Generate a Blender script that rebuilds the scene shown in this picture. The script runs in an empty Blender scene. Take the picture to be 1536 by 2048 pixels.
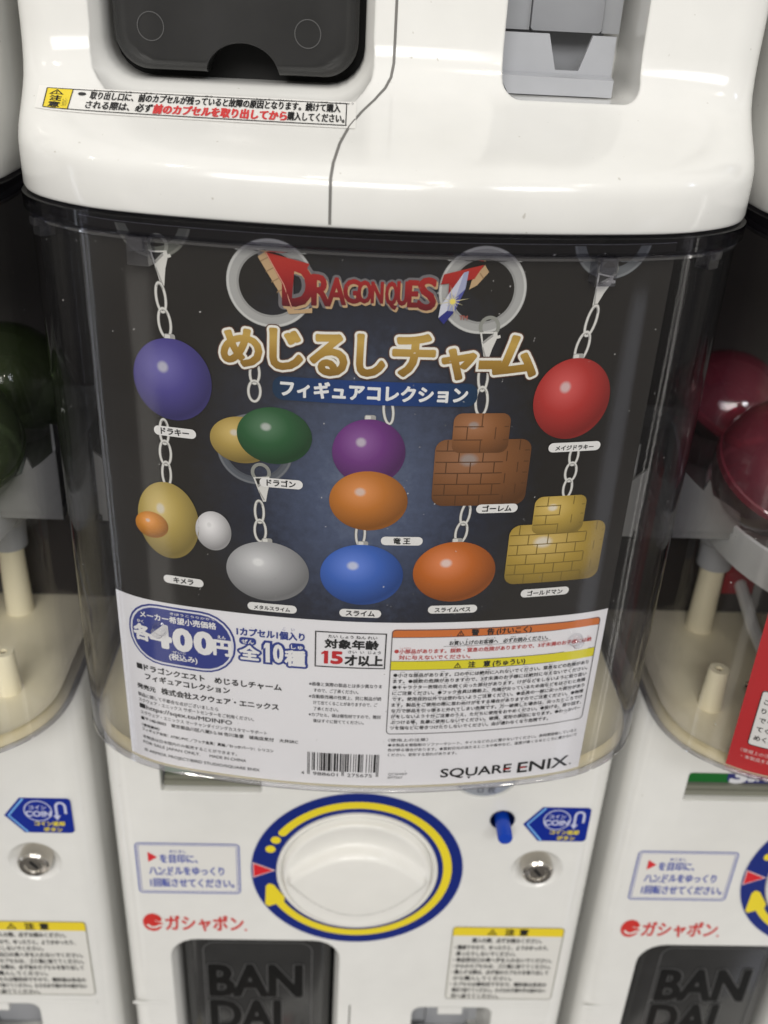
import bpy, bmesh, math, random
from mathutils import Vector, Matrix
random.seed(7)
sc = bpy.context.scene
PI = math.pi

# ------------------------------------------------------------------ camera, world, lamps
cam_d = bpy.data.cameras.new('camera'); cam = bpy.data.objects.new('camera', cam_d)
sc.collection.objects.link(cam); sc.camera = cam
cam_d.sensor_fit = 'VERTICAL'; cam_d.sensor_height = 36; cam_d.sensor_width = 36
cam_d.lens = 36 * 1949.76 / 2048
cam_d.clip_start = .01; cam_d.clip_end = 50
cam.matrix_world = Matrix(((.9987, -.0305, -.0412, -.02103), (-.0215, .4800, -.8770, -.35026),
                           (.0466, .8767, .4787, .37480), (0, 0, 0, 1)))
cam_d.dof.use_dof = True; cam_d.dof.focus_distance = .335; cam_d.dof.aperture_fstop = 10.5

world = bpy.data.worlds.new('World'); sc.world = world; world.use_nodes = True
wn = world.node_tree; wn.nodes.clear()
wo = wn.nodes.new('ShaderNodeOutputWorld'); wb = wn.nodes.new('ShaderNodeBackground')
wb.inputs[1].default_value = 1.0
# a hall with pale ceiling, dimmer walls and a dark floor
wt = wn.nodes.new('ShaderNodeTexCoord'); wx = wn.nodes.new('ShaderNodeSeparateXYZ'); wr = wn.nodes.new('ShaderNodeValToRGB')
wm = wn.nodes.new('ShaderNodeMapRange'); wm.inputs['From Min'].default_value = -1; wm.inputs['From Max'].default_value = 1
wn.links.new(wt.outputs['Generated'], wx.inputs[0]); wn.links.new(wx.outputs['Z'], wm.inputs['Value']); wn.links.new(wm.outputs[0], wr.inputs[0])
_e = wr.color_ramp.elements; _e[0].position = .30; _e[0].color = (.16, .15, .14, 1); _e[1].position = .85; _e[1].color = (.62, .60, .57, 1)
_m = _e.new(.52); _m.color = (.36, .345, .32, 1)
wn.links.new(wr.outputs[0], wb.inputs[0])
wn.links.new(wb.outputs[0], wo.inputs[0])

def area_lamp(name, loc, target, sx, sy, power, col=(1, .95, .87)):
    d = bpy.data.lights.new(name, 'AREA'); d.shape = 'RECTANGLE'; d.size = sx; d.size_y = sy
    d.energy = power; d.color = col
    o = bpy.data.objects.new(name, d); sc.collection.objects.link(o); o.location = loc
    o.rotation_euler = (Vector(target) - Vector(loc)).to_track_quat('-Z', 'Y').to_euler()
    return o
area_lamp('ceiling_light', (-.5, -2.8, 1.75), (0, 0, .12), 1.8, .8, 52, (1, .975, .94))
area_lamp('ceiling_light', (1.1, -2.2, 1.8), (0, 0, .12), .5, .5, 12, (.95, .97, 1))
for x, y, z, p, c in ((-.9, -.9, 1.9, 1.2, (1, .95, .88)), (-.35, -1.3, 2.0, 1.6, (1, .95, .88)), (.3, -1.2, 2.0, 1.6, (1, .95, .88)), (.95, -1.0, 1.9, 1.0, (1, .95, .88)), (1.5, -.5, 1.3, .8, (.7, .8, 1)), (-1.5, -.6, 1.5, .8, (1, .93, .85)), (.55, -2.6, 2.2, 2.0, (1, .95, .88))):
    area_lamp('ceiling_spot', (x, y, z), (0, 0, .2), .07, .07, p, c)

area_lamp('added_streak_lamp', (-1.5, -.42, -.6), (0, 0, .2), .05, 2.0, 1.1, (.85, .9, 1))  # added unseen strip lamps, for vertical streaks in the clear case corners
area_lamp('added_streak_lamp', (-1.1, -1.2, -.9), (0, 0, .2), .25, 1.6, 1.0, (1, .95, .88))
area_lamp('added_streak_lamp', (1.5, -.36, -.6), (0, 0, .2), .05, 2.0, 1.2, (1, .96, .9))
area_lamp('added_streak_lamp', (1.2, -1.1, -.9), (0, 0, .2), .22, 1.6, .8, (.85, .88, 1))

vs = sc.view_settings
vs.view_transform = 'Standard'; vs.look = 'None'; vs.gamma = 1; vs.exposure = 0; vs.use_curve_mapping = False
sc.cycles.transparent_max_bounces = 24; sc.cycles.max_bounces = 10

# ------------------------------------------------------------------ materials
def new_mat(name):
    m = bpy.data.materials.new(name); m.use_nodes = True
    nt = m.node_tree; return m, nt, nt.nodes['Principled BSDF']
def plastic(name, col, rough=.3, var=.04, bump=0, bevel=0, spec=.5, metal=0, scale=60):
    m, nt, b = new_mat(name)
    b.inputs['Roughness'].default_value = rough; b.inputs['Metallic'].default_value = metal
    b.inputs['Specular IOR Level'].default_value = spec
    tc = nt.nodes.new('ShaderNodeTexCoord'); no = nt.nodes.new('ShaderNodeTexNoise')
    no.inputs['Scale'].default_value = scale; no.inputs['Detail'].default_value = 6
    nt.links.new(tc.outputs['Object'], no.inputs['Vector'])
    rp = nt.nodes.new('ShaderNodeValToRGB')
    rp.color_ramp.elements[0].color = tuple(c * (1 - var) for c in col) + (1,)
    rp.color_ramp.elements[1].color = tuple(min(1, c * (1 + var)) for c in col) + (1,)
    rp.color_ramp.elements[0].position = .3; rp.color_ramp.elements[1].position = .7
    nt.links.new(no.outputs['Fac'], rp.inputs[0]); nt.links.new(rp.outputs[0], b.inputs['Base Color'])
    mr = nt.nodes.new('ShaderNodeMapRange'); mr.inputs['To Min'].default_value = rough * .8; mr.inputs['To Max'].default_value = rough * 1.25
    nt.links.new(no.outputs['Fac'], mr.inputs['Value']); nt.links.new(mr.outputs[0], b.inputs['Roughness'])
    if name == 'white_plastic':      # faint grime and a few specks
        n3 = nt.nodes.new('ShaderNodeTexNoise'); n3.inputs['Scale'].default_value = 9; n3.inputs['Detail'].default_value = 5
        n4 = nt.nodes.new('ShaderNodeTexNoise'); n4.inputs['Scale'].default_value = 420; n4.inputs['Detail'].default_value = 1
        for q in (n3, n4): nt.links.new(tc.outputs['Object'], q.inputs['Vector'])
        r3 = nt.nodes.new('ShaderNodeMapRange'); r3.inputs['From Min'].default_value = .5; r3.inputs['From Max'].default_value = .75; r3.inputs['To Min'].default_value = 0; r3.inputs['To Max'].default_value = .10
        r4 = nt.nodes.new('ShaderNodeMapRange'); r4.inputs['From Min'].default_value = .775; r4.inputs['From Max'].default_value = .82; r4.inputs['To Min'].default_value = 0; r4.inputs['To Max'].default_value = .5
        nt.links.new(n3.outputs['Fac'], r3.inputs['Value']); nt.links.new(n4.outputs['Fac'], r4.inputs['Value'])
        sm_ = nt.nodes.new('ShaderNodeMath'); sm_.operation = 'ADD'; nt.links.new(r3.outputs[0], sm_.inputs[0]); nt.links.new(r4.outputs[0], sm_.inputs[1])
        mx = nt.nodes.new('ShaderNodeMix'); mx.data_type = 'RGBA'; mx.inputs[7].default_value = (.36, .33, .27, 1)
        nt.links.new(sm_.outputs[0], mx.inputs[0]); nt.links.new(rp.outputs[0], mx.inputs[6]); nt.links.new(mx.outputs[2], b.inputs['Base Color'])
    nrm = None
    if bevel:
        bv = nt.nodes.new('ShaderNodeBevel'); bv.samples = 4; bv.inputs['Radius'].default_value = bevel; nrm = bv.outputs[0]
    if bump:
        n2 = nt.nodes.new('ShaderNodeTexNoise'); n2.inputs['Scale'].default_value = scale * .4
        nt.links.new(tc.outputs['Object'], n2.inputs['Vector'])
        bp = nt.nodes.new('ShaderNodeBump'); bp.inputs['Strength'].default_value = bump; bp.inputs['Distance'].default_value = .002
        nt.links.new(n2.outputs['Fac'], bp.inputs['Height'])
        if nrm: nt.links.new(nrm, bp.inputs['Normal'])
        nrm = bp.outputs[0]
    if nrm: nt.links.new(nrm, b.inputs['Normal'])
    return m
_ink = {}
def ink(col, rough=.42):
    k = (tuple(round(c, 3) for c in col), rough)
    if k not in _ink:
        m, nt, b = new_mat('ink'); b.inputs['Base Color'].default_value = tuple(col) + (1,)
        b.inputs['Roughness'].default_value = rough; b.inputs['Specular IOR Level'].default_value = .3
        _ink[k] = m
    return _ink[k]
def clear(name, tint, edge_tint, refl=1.0, base=.0, scratch=True, milk=None, dust=False):
    """thin clear plastic: lets light through, reflects by Fresnel, denser when seen edge-on"""
    m = bpy.data.materials.new(name); m.use_nodes = True; nt = m.node_tree; nt.nodes.clear()
    N = nt.nodes.new; L = nt.links.new
    out = N('ShaderNodeOutputMaterial'); tr = N('ShaderNodeBsdfTransparent'); gl = N('ShaderNodeBsdfGlossy'); mx = N('ShaderNodeMixShader')
    lw = N('ShaderNodeLayerWeight'); lw.inputs[0].default_value = .5
    pw = N('ShaderNodeMath'); pw.operation = 'POWER'; pw.inputs[1].default_value = 3.2
    L(lw.outputs['Facing'], pw.inputs[0])
    mc = N('ShaderNodeMix'); mc.data_type = 'RGBA'; mc.inputs[6].default_value = tint + (1,); mc.inputs[7].default_value = edge_tint + (1,)
    L(pw.outputs[0], mc.inputs[0]); L(mc.outputs[2], tr.inputs[0])
    fp = N('ShaderNodeMath'); fp.operation = 'POWER'; fp.inputs[1].default_value = 5.0; L(lw.outputs['Facing'], fp.inputs[0])
    fr = N('ShaderNodeMath'); fr.operation = 'MULTIPLY_ADD'; fr.inputs[1].default_value = .96; fr.inputs[2].default_value = .036; L(fp.outputs[0], fr.inputs[0])
    mu = N('ShaderNodeMath'); mu.operation = 'MULTIPLY_ADD'; mu.inputs[1].default_value = refl; mu.inputs[2].default_value = base; mu.use_clamp = True
    L(fr.outputs[0], mu.inputs[0])
    gl.inputs['Roughness'].default_value = .06
    if scratch:
        tc = N('ShaderNodeTexCoord'); no = N('ShaderNodeTexNoise'); no.inputs['Scale'].default_value = 45; no.inputs['Detail'].default_value = 8
        mr = N('ShaderNodeMapRange'); mr.inputs['To Min'].default_value = .02; mr.inputs['To Max'].default_value = .14
        L(tc.outputs['Object'], no.inputs['Vector']); L(no.outputs['Fac'], mr.inputs['Value']); L(mr.outputs[0], gl.inputs['Roughness'])
        mp = N('ShaderNodeMapping'); mp.inputs['Scale'].default_value = (30, 30, 2.2); n2 = N('ShaderNodeTexNoise'); n2.inputs['Scale'].default_value = 1.0; n2.inputs['Detail'].default_value = 2
        L(tc.outputs['Object'], mp.inputs[0]); L(mp.outputs[0], n2.inputs['Vector'])
        bp = N('ShaderNodeBump'); bp.inputs['Strength'].default_value = .25; bp.inputs['Distance'].default_value = .004
        L(n2.outputs['Fac'], bp.inputs['Height']); L(bp.outputs[0], gl.inputs['Normal'])
    body = tr.outputs[0]
    if milk or dust:
        df = N('ShaderNodeBsdfDiffuse'); df.inputs[0].default_value = (milk or (.75, .74, .72)) + (1,); m2 = N('ShaderNodeMixShader'); m2.inputs[0].default_value = .22
        if dust:
            t2 = N('ShaderNodeTexCoord'); n5 = N('ShaderNodeTexNoise'); n5.inputs['Scale'].default_value = 520; n5.inputs['Detail'].default_value = 1; L(t2.outputs['Object'], n5.inputs['Vector'])
            n6 = N('ShaderNodeTexNoise'); n6.inputs['Scale'].default_value = 14; n6.inputs['Detail'].default_value = 6; L(t2.outputs['Object'], n6.inputs['Vector'])
            r5 = N('ShaderNodeMapRange'); r5.inputs['From Min'].default_value = .785; r5.inputs['From Max'].default_value = .82; r5.inputs['To Max'].default_value = .35; L(n5.outputs['Fac'], r5.inputs['Value'])
            r6 = N('ShaderNodeMapRange'); r6.inputs['From Min'].default_value = .45; r6.inputs['From Max'].default_value = .8; r6.inputs['To Max'].default_value = .02; L(n6.outputs['Fac'], r6.inputs['Value'])
            ad = N('ShaderNodeMath'); ad.operation = 'ADD'; L(r5.outputs[0], ad.inputs[0]); L(r6.outputs[0], ad.inputs[1]); L(ad.outputs[0], m2.inputs[0])
        L(tr.outputs[0], m2.inputs[1]); L(df.outputs[0], m2.inputs[2]); body = m2.outputs[0]
    L(mu.outputs[0], mx.inputs[0]); L(body, mx.inputs[1]); L(gl.outputs[0], mx.inputs[2]); L(mx.outputs[0], out.inputs[0])
    return m

M_white = plastic('white_plastic', (.775, .772, .745), .11, .02, bump=.02, bevel=.0014)
M_knob = plastic('knob_plastic', (.80, .79, .75), .24, .02, bevel=.0008)
M_seam = plastic('seam_gap_shade', (.17, .165, .155), .6)  # dark ribbon colour, stands in for the shade in the door groove
M_cream = plastic('cream_plastic', (.88, .81, .60), .3, .05, scale=30)
M_grey = plastic('grey_plastic', (.40, .41, .435), .38, .04)
M_lgrey = plastic('light_grey_plastic', (.66, .67, .68), .3, .03)
M_dgrey2 = plastic('block_grey_plastic', (.28, .287, .305), .35, .04)
M_midgrey = plastic('mid_grey_plastic', (.36, .37, .39), .35, .04)
M_tray = plastic('tray_grey_plastic', (.20, .20, .19), .4, .05)
M_dgrey = plastic('dark_grey_plastic', (.10, .105, .12), .4, .04)
M_back = plastic('dark_back_plastic', (.035, .03, .028), .5, .2, scale=14)
M_flap = plastic('smoke_plastic', (.028, .028, .028), .16, .1, bevel=.0008)
M_letter = plastic('black_plastic', (.004, .004, .004), .45, .05, spec=.15)
M_blue = plastic('blue_plastic', (.005, .05, .42), .25, .03)
M_dblue = plastic('dark_blue_plastic', (.004, .016, .10), .3, .03)
M_red = plastic('red_plastic', (.30, .02, .03), .35, .05)
M_metal = plastic('nickel', (.58, .55, .50), .16, .05, metal=1, bevel=.0006)
M_black = plastic('black_void', (.004, .004, .004), .7)
M_paper = plastic('card_stock', (.82, .81, .84), .45, .01)
M_wall = plastic('dark_wall_paint', (.03, .03, .03), .8)
M_clear = clear('clear_case_plastic', (.985, .985, .98), (.32, .33, .46), .9, dust=True)
M_clear_in = clear('clear_case_inside', (.99, .99, .985), (.48, .49, .62), .7)
M_rim = clear('clear_rim_plastic', (.62, .62, .66), (.28, .28, .36), .7, 0, False)
M_boss = clear('clear_boss_plastic', (.93, .93, .94), (.7, .7, .74), 1.6, .03, False)
M_edge = clear('clear_edge_plastic', (.86, .86, .88), (.6, .6, .66), 1.6, .14)
M_clip = clear('clear_clip_plastic', (.78, .78, .82), (.40, .40, .48), 1.6, .09, False)
M_capred = clear('red_capsule_plastic', (.72, .20, .26), (.50, .06, .12), 1.2, .03, False, milk=(.50, .09, .15))
M_capgreen = clear('green_capsule_plastic', (.34, .46, .24), (.14, .22, .08), .8, .01, False, milk=(.11, .15, .06))
M_capclear = clear('capsule_plastic', (.8, .8, .8), (.5, .5, .5), 1.0, .02, False)

# ------------------------------------------------------------------ object helpers
def link(o, parent=None, loc=None):
    sc.collection.objects.link(o)
    if parent: o.parent = parent
    if loc: o.location = loc
    return o
def smooth(me, angle=35):
    bm = bmesh.new(); bm.from_mesh(me)
    for f in bm.faces: f.smooth = True
    for e in bm.edges:
        e.smooth = len(e.link_faces) == 2 and e.calc_face_angle(0) < math.radians(angle)
    bm.to_mesh(me); bm.free()
def obj(name, verts, faces, mat, parent=None, loc=(0, 0, 0), sm=35, fmi=None):
    me = bpy.data.meshes.new(name); me.from_pydata([tuple(v) for v in verts], [], faces)
    for m in (mat if isinstance(mat, (list, tuple)) else [mat]): me.materials.append(m)
    if fmi:
        for p, i in zip(me.polygons, fmi): p.material_index = i
    me.validate(); smooth(me, sm)
    return link(bpy.data.objects.new(name, me), parent, loc)
def thing(name, label, cat, loc=(0, 0, 0), group=None):
    o = bpy.data.objects.new(name, None); o.empty_display_size = .02
    link(o, None, loc); tag(o, label, cat, group); return o
def tag(o, label, cat, group=None):
    o['label'] = label; o['category'] = cat
    if group: o['group'] = group
class Geo:
    """gathers solids into one mesh"""
    def __init__(s): s.v = []; s.f = []
    def add(s, v, f):
        n = len(s.v); s.v += [tuple(p) for p in v]; s.f += [[n + i for i in q] for q in f]; return s
    def prism(s, poly, y0, y1, poly1=None):
        """poly in (x,z) at y0, poly1 at y1"""
        p1 = poly1 or poly; n = len(poly)
        return s.add([(x, y0, z) for x, z in poly] + [(x, y1, z) for x, z in p1],
                     [list(range(n)), list(range(2 * n - 1, n - 1, -1))] + [[i, i + n, (i + 1) % n + n, (i + 1) % n] for i in range(n)])
    def flat(s, poly, z0, z1):
        n = len(poly)
        return s.add([(x, y, z0) for x, y in poly] + [(x, y, z1) for x, y in poly],
                     [list(range(n - 1, -1, -1)), list(range(n, 2 * n))] + [[i, (i + 1) % n, (i + 1) % n + n, i + n] for i in range(n)])
    def box(s, x0, x1, y0, y1, z0, z1): return s.flat([(x0, y0), (x1, y0), (x1, y1), (x0, y1)], z0, z1)
    def lathe(s, prof, c, axis='z', n=40, closed=False):
        """prof: (radius, offset along axis)"""
        v = []; f = []; m = len(prof)
        for i in range(n):
            a = 2 * PI * i / n
            for r, h in prof:
                p = (r * math.cos(a), r * math.sin(a), h)
                if axis == 'y': p = (p[0], h, p[1])
                v.append((c[0] + p[0], c[1] + p[1], c[2] + p[2]))
        k = m if closed else m - 1
        for i in range(n):
            j = (i + 1) % n
            for q in range(k):
                a, b = q, (q + 1) % m
                f.append([i * m + a, j * m + a, j * m + b, i * m + b])
        return s.add(v, f)
    def tube(s, pts, r, n=10):
        pts = [Vector(p) for p in pts]; v = []; f = []
        for i, p in enumerate(pts):
            t = (pts[min(i + 1, len(pts) - 1)] - pts[max(i - 1, 0)]).normalized()
            a = t.orthogonal().normalized() if i == 0 else (a - t * a.dot(t)).normalized()
            b = t.cross(a)
            for k in range(n):
                w = 2 * PI * k / n; v.append(p + r * (math.cos(w) * a + math.sin(w) * b))
        for i in range(len(pts) - 1):
            for k in range(n): f.append([i * n + k, i * n + (k + 1) % n, (i + 1) * n + (k + 1) % n, (i + 1) * n + k])
        f.append(list(range(n - 1, -1, -1))); f.append([(len(pts) - 1) * n + k for k in range(n)])
        return s.add(v, f)
    def obj(s, name, mat, parent=None, loc=(0, 0, 0), sm=35):
        o = obj(name, s.v, s.f, mat, parent, loc, sm)
        bm = bmesh.new(); bm.from_mesh(o.data); bmesh.ops.recalc_face_normals(bm, faces=bm.faces); bm.to_mesh(o.data); bm.free()
        return o
def rrect(x0, z0, x1, z1, r, n=6):
    if not isinstance(r, (tuple, list)): r = (r,) * 4
    out = []
    for (cx, cz, a0), q in zip(((x1, z0, -90), (x1, z1, 0), (x0, z1, 90), (x0, z0, 180)), r):
        sx = -1 if cx == x1 else 1; sz = -1 if cz == z1 else 1
        if q <= 0: out.append((cx, cz)); continue
        for k in range(n + 1):
            a = math.radians(a0 + 90 * k / n)
            out.append((cx + sx * q + q * math.cos(a), cz + sz * q + q * math.sin(a)))
    return out
def ell(cx, cz, rx, rz=None, n=40, a0=0, a1=360):
    rz = rx if rz is None else rz; full = abs(a1 - a0) >= 360
    return [(cx + rx * math.cos(math.radians(a0 + (a1 - a0) * k / (n if full else n - 1))),
             cz + rz * math.sin(math.radians(a0 + (a1 - a0) * k / (n if full else n - 1)))) for k in range(n)]

# ------------------------------------------------------------------ printed matter: 2-D shapes and lettering laid on a surface
_txt = {}
def glyphs(body):
    """filled outlines of a string, and the edges that bound them"""
    if body not in _txt:
        cu = bpy.data.curves.new('lettering', 'FONT'); cu.body = body; cu.size = 1; cu.resolution_u = 3
        o = bpy.data.objects.new('lettering', cu); sc.collection.objects.link(o)
        dg = bpy.context.evaluated_depsgraph_get(); dg.update()
        me = bpy.data.meshes.new_from_object(o.evaluated_get(dg))
        fs = [list(p.vertices) for p in me.polygons]; cnt = {}
        for f in fs:
            for i in range(len(f)): e = (f[i - 1], f[i]); k = (min(e), max(e)); cnt[k] = cnt.get(k, 0) + 1
        _txt[body] = ([(v.co.x, v.co.y) for v in me.vertices], fs, [k for k, c in cnt.items() if c == 1])
        bpy.data.objects.remove(o); bpy.data.curves.remove(cu); bpy.data.meshes.remove(me)
    return _txt[body]
class Ink:
    def __init__(s): s.v = []; s.f = []; s.m = []; s.mats = []
    def _mi(s, col):
        m = col if isinstance(col, bpy.types.Material) else ink(col)
        if m not in s.mats: s.mats.append(m)
        return s.mats.index(m)
    def add(s, v2, faces, col, lay):
        n = len(s.v); i = s._mi(col); s.v += [(x, z, lay) for x, z in v2]
        for f in faces: s.f.append([n + k for k in f]); s.m.append(i)
    def poly(s, pts, col, lay=1): s.add(pts, [list(range(len(pts)))], col, lay)
    def rect(s, x0, z0, x1, z1, col, lay=1, r=0):
        s.poly(rrect(x0, z0, x1, z1, r) if r else [(x0, z0), (x1, z0), (x1, z1), (x0, z1)], col, lay)
    def disc(s, cx, cz, rx, col, lay=1, rz=None, n=40): s.poly(ell(cx, cz, rx, rz, n), col, lay)
    def band(s, outer, inner, col, lay=1):
        n = len(outer); s.add(list(outer) + list(inner), [[i, (i + 1) % n, (i + 1) % n + n, i + n] for i in range(n)], col, lay)
    def ring(s, cx, cz, r0, r1, col, lay=1, k=1, n=48): s.band(ell(cx, cz, r1, r1 * k, n), ell(cx, cz, r0, r0 * k, n), col, lay)
    def frame(s, x0, z0, x1, z1, w, col, lay=1, r=0.0):
        e = 1e-6; s.band(rrect(x0, z0, x1, z1, max(r, e)), rrect(x0 + w, z0 + w, x1 - w, z1 - w, max(r - w, e)), col, lay)
    def stroke(s, pts, w, col, lay=1, closed=False):
        n = len(pts); a = []; b = []
        for i, (x, z) in enumerate(pts):
            p = pts[(i - 1) % n] if closed or i else pts[0]; q = pts[(i + 1) % n] if closed or i < n - 1 else pts[-1]
            dx, dz = q[0] - p[0], q[1] - p[1]; l = math.hypot(dx, dz) or 1
            a.append((x - dz / l * w / 2, z + dx / l * w / 2)); b.append((x + dz / l * w / 2, z - dx / l * w / 2))
        k = n if closed else n - 1
        s.add(a + b, [[i, (i + 1) % n, (i + 1) % n + n, i + n] for i in range(k)], col, lay)
    def text(s, body, x0, z0, h, col, lay=2, x1=None, bold=.0, z1=None, center=False, warp=None):
        """baseline z0, em height h, squeezed to x1; or fitted to the box x0,z0,x1,z1"""
        v, f, ed = glyphs(body)
        if not v: return
        ax = min(p[0] for p in v); bx = max(p[0] for p in v)
        if z1 is not None:
            az = min(p[1] for p in v); bz = max(p[1] for p in v); sx = (x1 - x0) / (bx - ax); sz = (z1 - z0) / (bz - az)
            pts = [(x0 + (x - ax) * sx, z0 + (z - az) * sz) for x, z in v]
        else:
            sx = (x1 - x0) / (bx - ax) if x1 is not None else h
            off = (bx - ax) * sx / 2 if center else 0
            pts = [(x0 - off + (x - ax) * sx, z0 + z * h) for x, z in v]
        if warp: pts = [warp(*p) for p in pts]
        s.add(pts, f, col, lay)
        if bold:
            w = bold * (sz if z1 is not None else h); i = s._mi(col); rnd = random.Random(len(s.v))
            rd = bold >= .03; ext = 0 if rd else .6
            for p, q in ed:
                (ax_, az_), (bx_, bz_) = pts[p], pts[q]; dx, dz = bx_ - ax_, bz_ - az_; l = math.hypot(dx, dz)
                if l < 1e-9: continue
                dx *= w / l; dz *= w / l; n = len(s.v); j = lay + .02 + rnd.random() * .16
                s.v += [(ax_ - dx * ext - dz, az_ - dz * ext + dx, j), (ax_ - dx * ext + dz, az_ - dz * ext - dx, j), (bx_ + dx * ext + dz, bz_ + dz * ext - dx, j), (bx_ + dx * ext - dz, bz_ + dz * ext + dx, j)]
                s.f.append([n, n + 1, n + 2, n + 3]); s.m.append(i)
            if rd:
                m = 12 if bold > .06 else 8
                for p in {p for e in ed for p in e}:
                    n = len(s.v); j = lay + .02 + rnd.random() * .16
                    s.v += [(pts[p][0] + w * math.cos(2 * PI * t / m), pts[p][1] + w * math.sin(2 * PI * t / m), j) for t in range(m)]; s.f.append(list(range(n, n + m))); s.m.append(i)
    def one(s, x0, z0, x1, z1, st, col, lay, d=0.0):
        h = z1 - z0; s.poly([(x1 - st - d, z0 - d), (x1 + d, z0 - d), (x1 + d, z1 + d), (x1 - st * .95 - d * .6, z1 + d), (x0 - d, z1 - .17 * h + d * .5), (x0 - d, z1 - .30 * h - d), (x1 - st - d, z1 - .22 * h - d)], col, lay)
    def warn(s, cx, cz, h, col, lay=3):
        w = h * .58
        o = [(cx - w, cz), (cx + w, cz), (cx, cz + h)]; t = .17
        c = (cx, cz + h * .36)
        i = [(c[0] + (x - c[0]) * (1 - 2.2 * t), c[1] + (z - c[1]) * (1 - 2.2 * t)) for x, z in o]
        s.band(o, i, col, lay); s.rect(cx - h * .05, cz + h * .3, cx + h * .05, cz + h * .62, col, lay); s.rect(cx - h * .05, cz + h * .15, cx + h * .05, cz + h * .24, col, lay)
    def build(s, name, mapper, parent, loc=(0, 0, 0), cut=None, unit=1.0):
        bm = bmesh.new(); vs_ = [bm.verts.new(p) for p in s.v]
        for f, mi in zip(s.f, s.m):
            try: q = bm.faces.new([vs_[i] for i in f]); q.material_index = mi
            except ValueError: pass
        bm.normal_update()
        if cut:
            xs = [p[0] for p in s.v]; zs = [p[1] for p in s.v]
            for k in range(math.ceil(min(xs) / cut), math.floor(max(xs) / cut) + 1):
                g = [f for f in bm.faces if f.calc_area() > cut * cut * .3]
                ge = {e for f in g for e in f.edges}; gv = {v for f in g for v in f.verts}
                if g: bmesh.ops.bisect_plane(bm, geom=list(gv) + list(ge) + g, plane_co=(k * cut, 0, 0), plane_no=(1, 0, 0), dist=1e-7)
        bm.normal_update(); bmesh.ops.triangulate(bm, faces=[f for f in bm.faces if len(f.verts) > 4])
        uvl = bm.loops.layers.uv.new('print')
        for f in bm.faces:
            if f.normal.z < 0: f.normal_flip()
            for l in f.loops: l[uvl].uv = (l.vert.co.x * .01, l.vert.co.y * .01)
        for v in bm.verts: v.co = mapper(v.co.x * unit, v.co.y * unit, v.co.z)
        for f in bm.faces: f.smooth = True
        me = bpy.data.meshes.new(name); bm.to_mesh(me); bm.free()
        for m in s.mats: me.materials.append(m)
        return link(bpy.data.objects.new(name, me), parent, loc)
LAY = .00011
def flat_map(y=0): return lambda x, z, l: Vector((x, y - .0002 - l * LAY, z))

# ------------------------------------------------------------------ shared outline of the bulging case, and of the body
X0 = -.0088; ZB = -.236; PITCH = .255; STACK = .545
HALF = [(0, -.055), (.03, -.0535), (.06, -.0495), (.085, -.0440), (.1, -.0370), (.112, -.0270), (.1195, -.0145), (.1225, 0), (.123, .02)]
def catmull(P, n=12):
    out = []
    for i in range(1, len(P) - 2):
        for k in range(n):
            t = k / n; q = []
            for a in (0, 1):
                p0, p1, p2, p3 = (P[i + j][a] for j in (-1, 0, 1, 2))
                q.append(.5 * (2 * p1 + (-p0 + p2) * t + (2 * p0 - 5 * p1 + 4 * p2 - p3) * t * t + (-p0 + 3 * p1 - 3 * p2 + p3) * t ** 3))
            out.append(tuple(q))
    out.append(tuple(P[-2])); return out
def case_line(inset=0.0, back=None):
    """open plan line from the left side round the front to the right side"""
    o = catmull([(-x, y) for x, y in HALF[::-1]] + HALF[1:])
    n = len(o); r = []
    for i in range(n):
        a, b = o[max(i - 1, 0)], o[min(i + 1, n - 1)]; dx, dy = b[0] - a[0], b[1] - a[1]; l = math.hypot(dx, dy)
        r.append((o[i][0] - dy / l * inset, o[i][1] + dx / l * inset))
    if back is not None: r = [(r[0][0], back)] + r + [(r[-1][0], back)]
    return r
def resample(P, n):
    d = [0]
    for a, b in zip(P, P[1:]): d.append(d[-1] + math.hypot(b[0] - a[0], b[1] - a[1]))
    out = []; j = 0
    for k in range(n):
        t = d[-1] * k / (n - 1)
        while j < len(d) - 2 and d[j + 1] < t: j += 1
        q = (t - d[j]) / ((d[j + 1] - d[j]) or 1); out.append((P[j][0] + (P[j + 1][0] - P[j][0]) * q, P[j][1] + (P[j + 1][1] - P[j][1]) * q))
    return out
HW = .1236
def flat_half(r=.013):
    return resample([(0, 0), (HW - r, 0)], 36), [(HW - r + r * math.sin(a), r - r * math.cos(a)) for a in [PI / 2 * k / 12 for k in range(1, 13)]]
_cl = [p for p in case_line(-.0012) if p[0] >= -1e-9]
_k = max(i for i, p in enumerate(_cl) if p[0] < .101)
FA = flat_half(); FLAT = FA[0] + FA[1] + [(HW, .1), (HW, .25)]
FLARE = resample(_cl[:_k + 1], 36) + resample(_cl[_k:], 13)[1:] + [(.1242, .1), (.1242, .25)]
def section(s, inset=0.0):
    h = [(a[0] + (b[0] - a[0]) * s, a[1] + (b[1] - a[1]) * s) for a, b in zip(FLAT, FLARE)]
    h = [(x * (1 - inset / .12), y + inset) if y < .2 else (x * (1 - inset / .12), y) for x, y in h]
    return [(-x, y) for x, y in h[:0:-1]] + h
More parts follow.
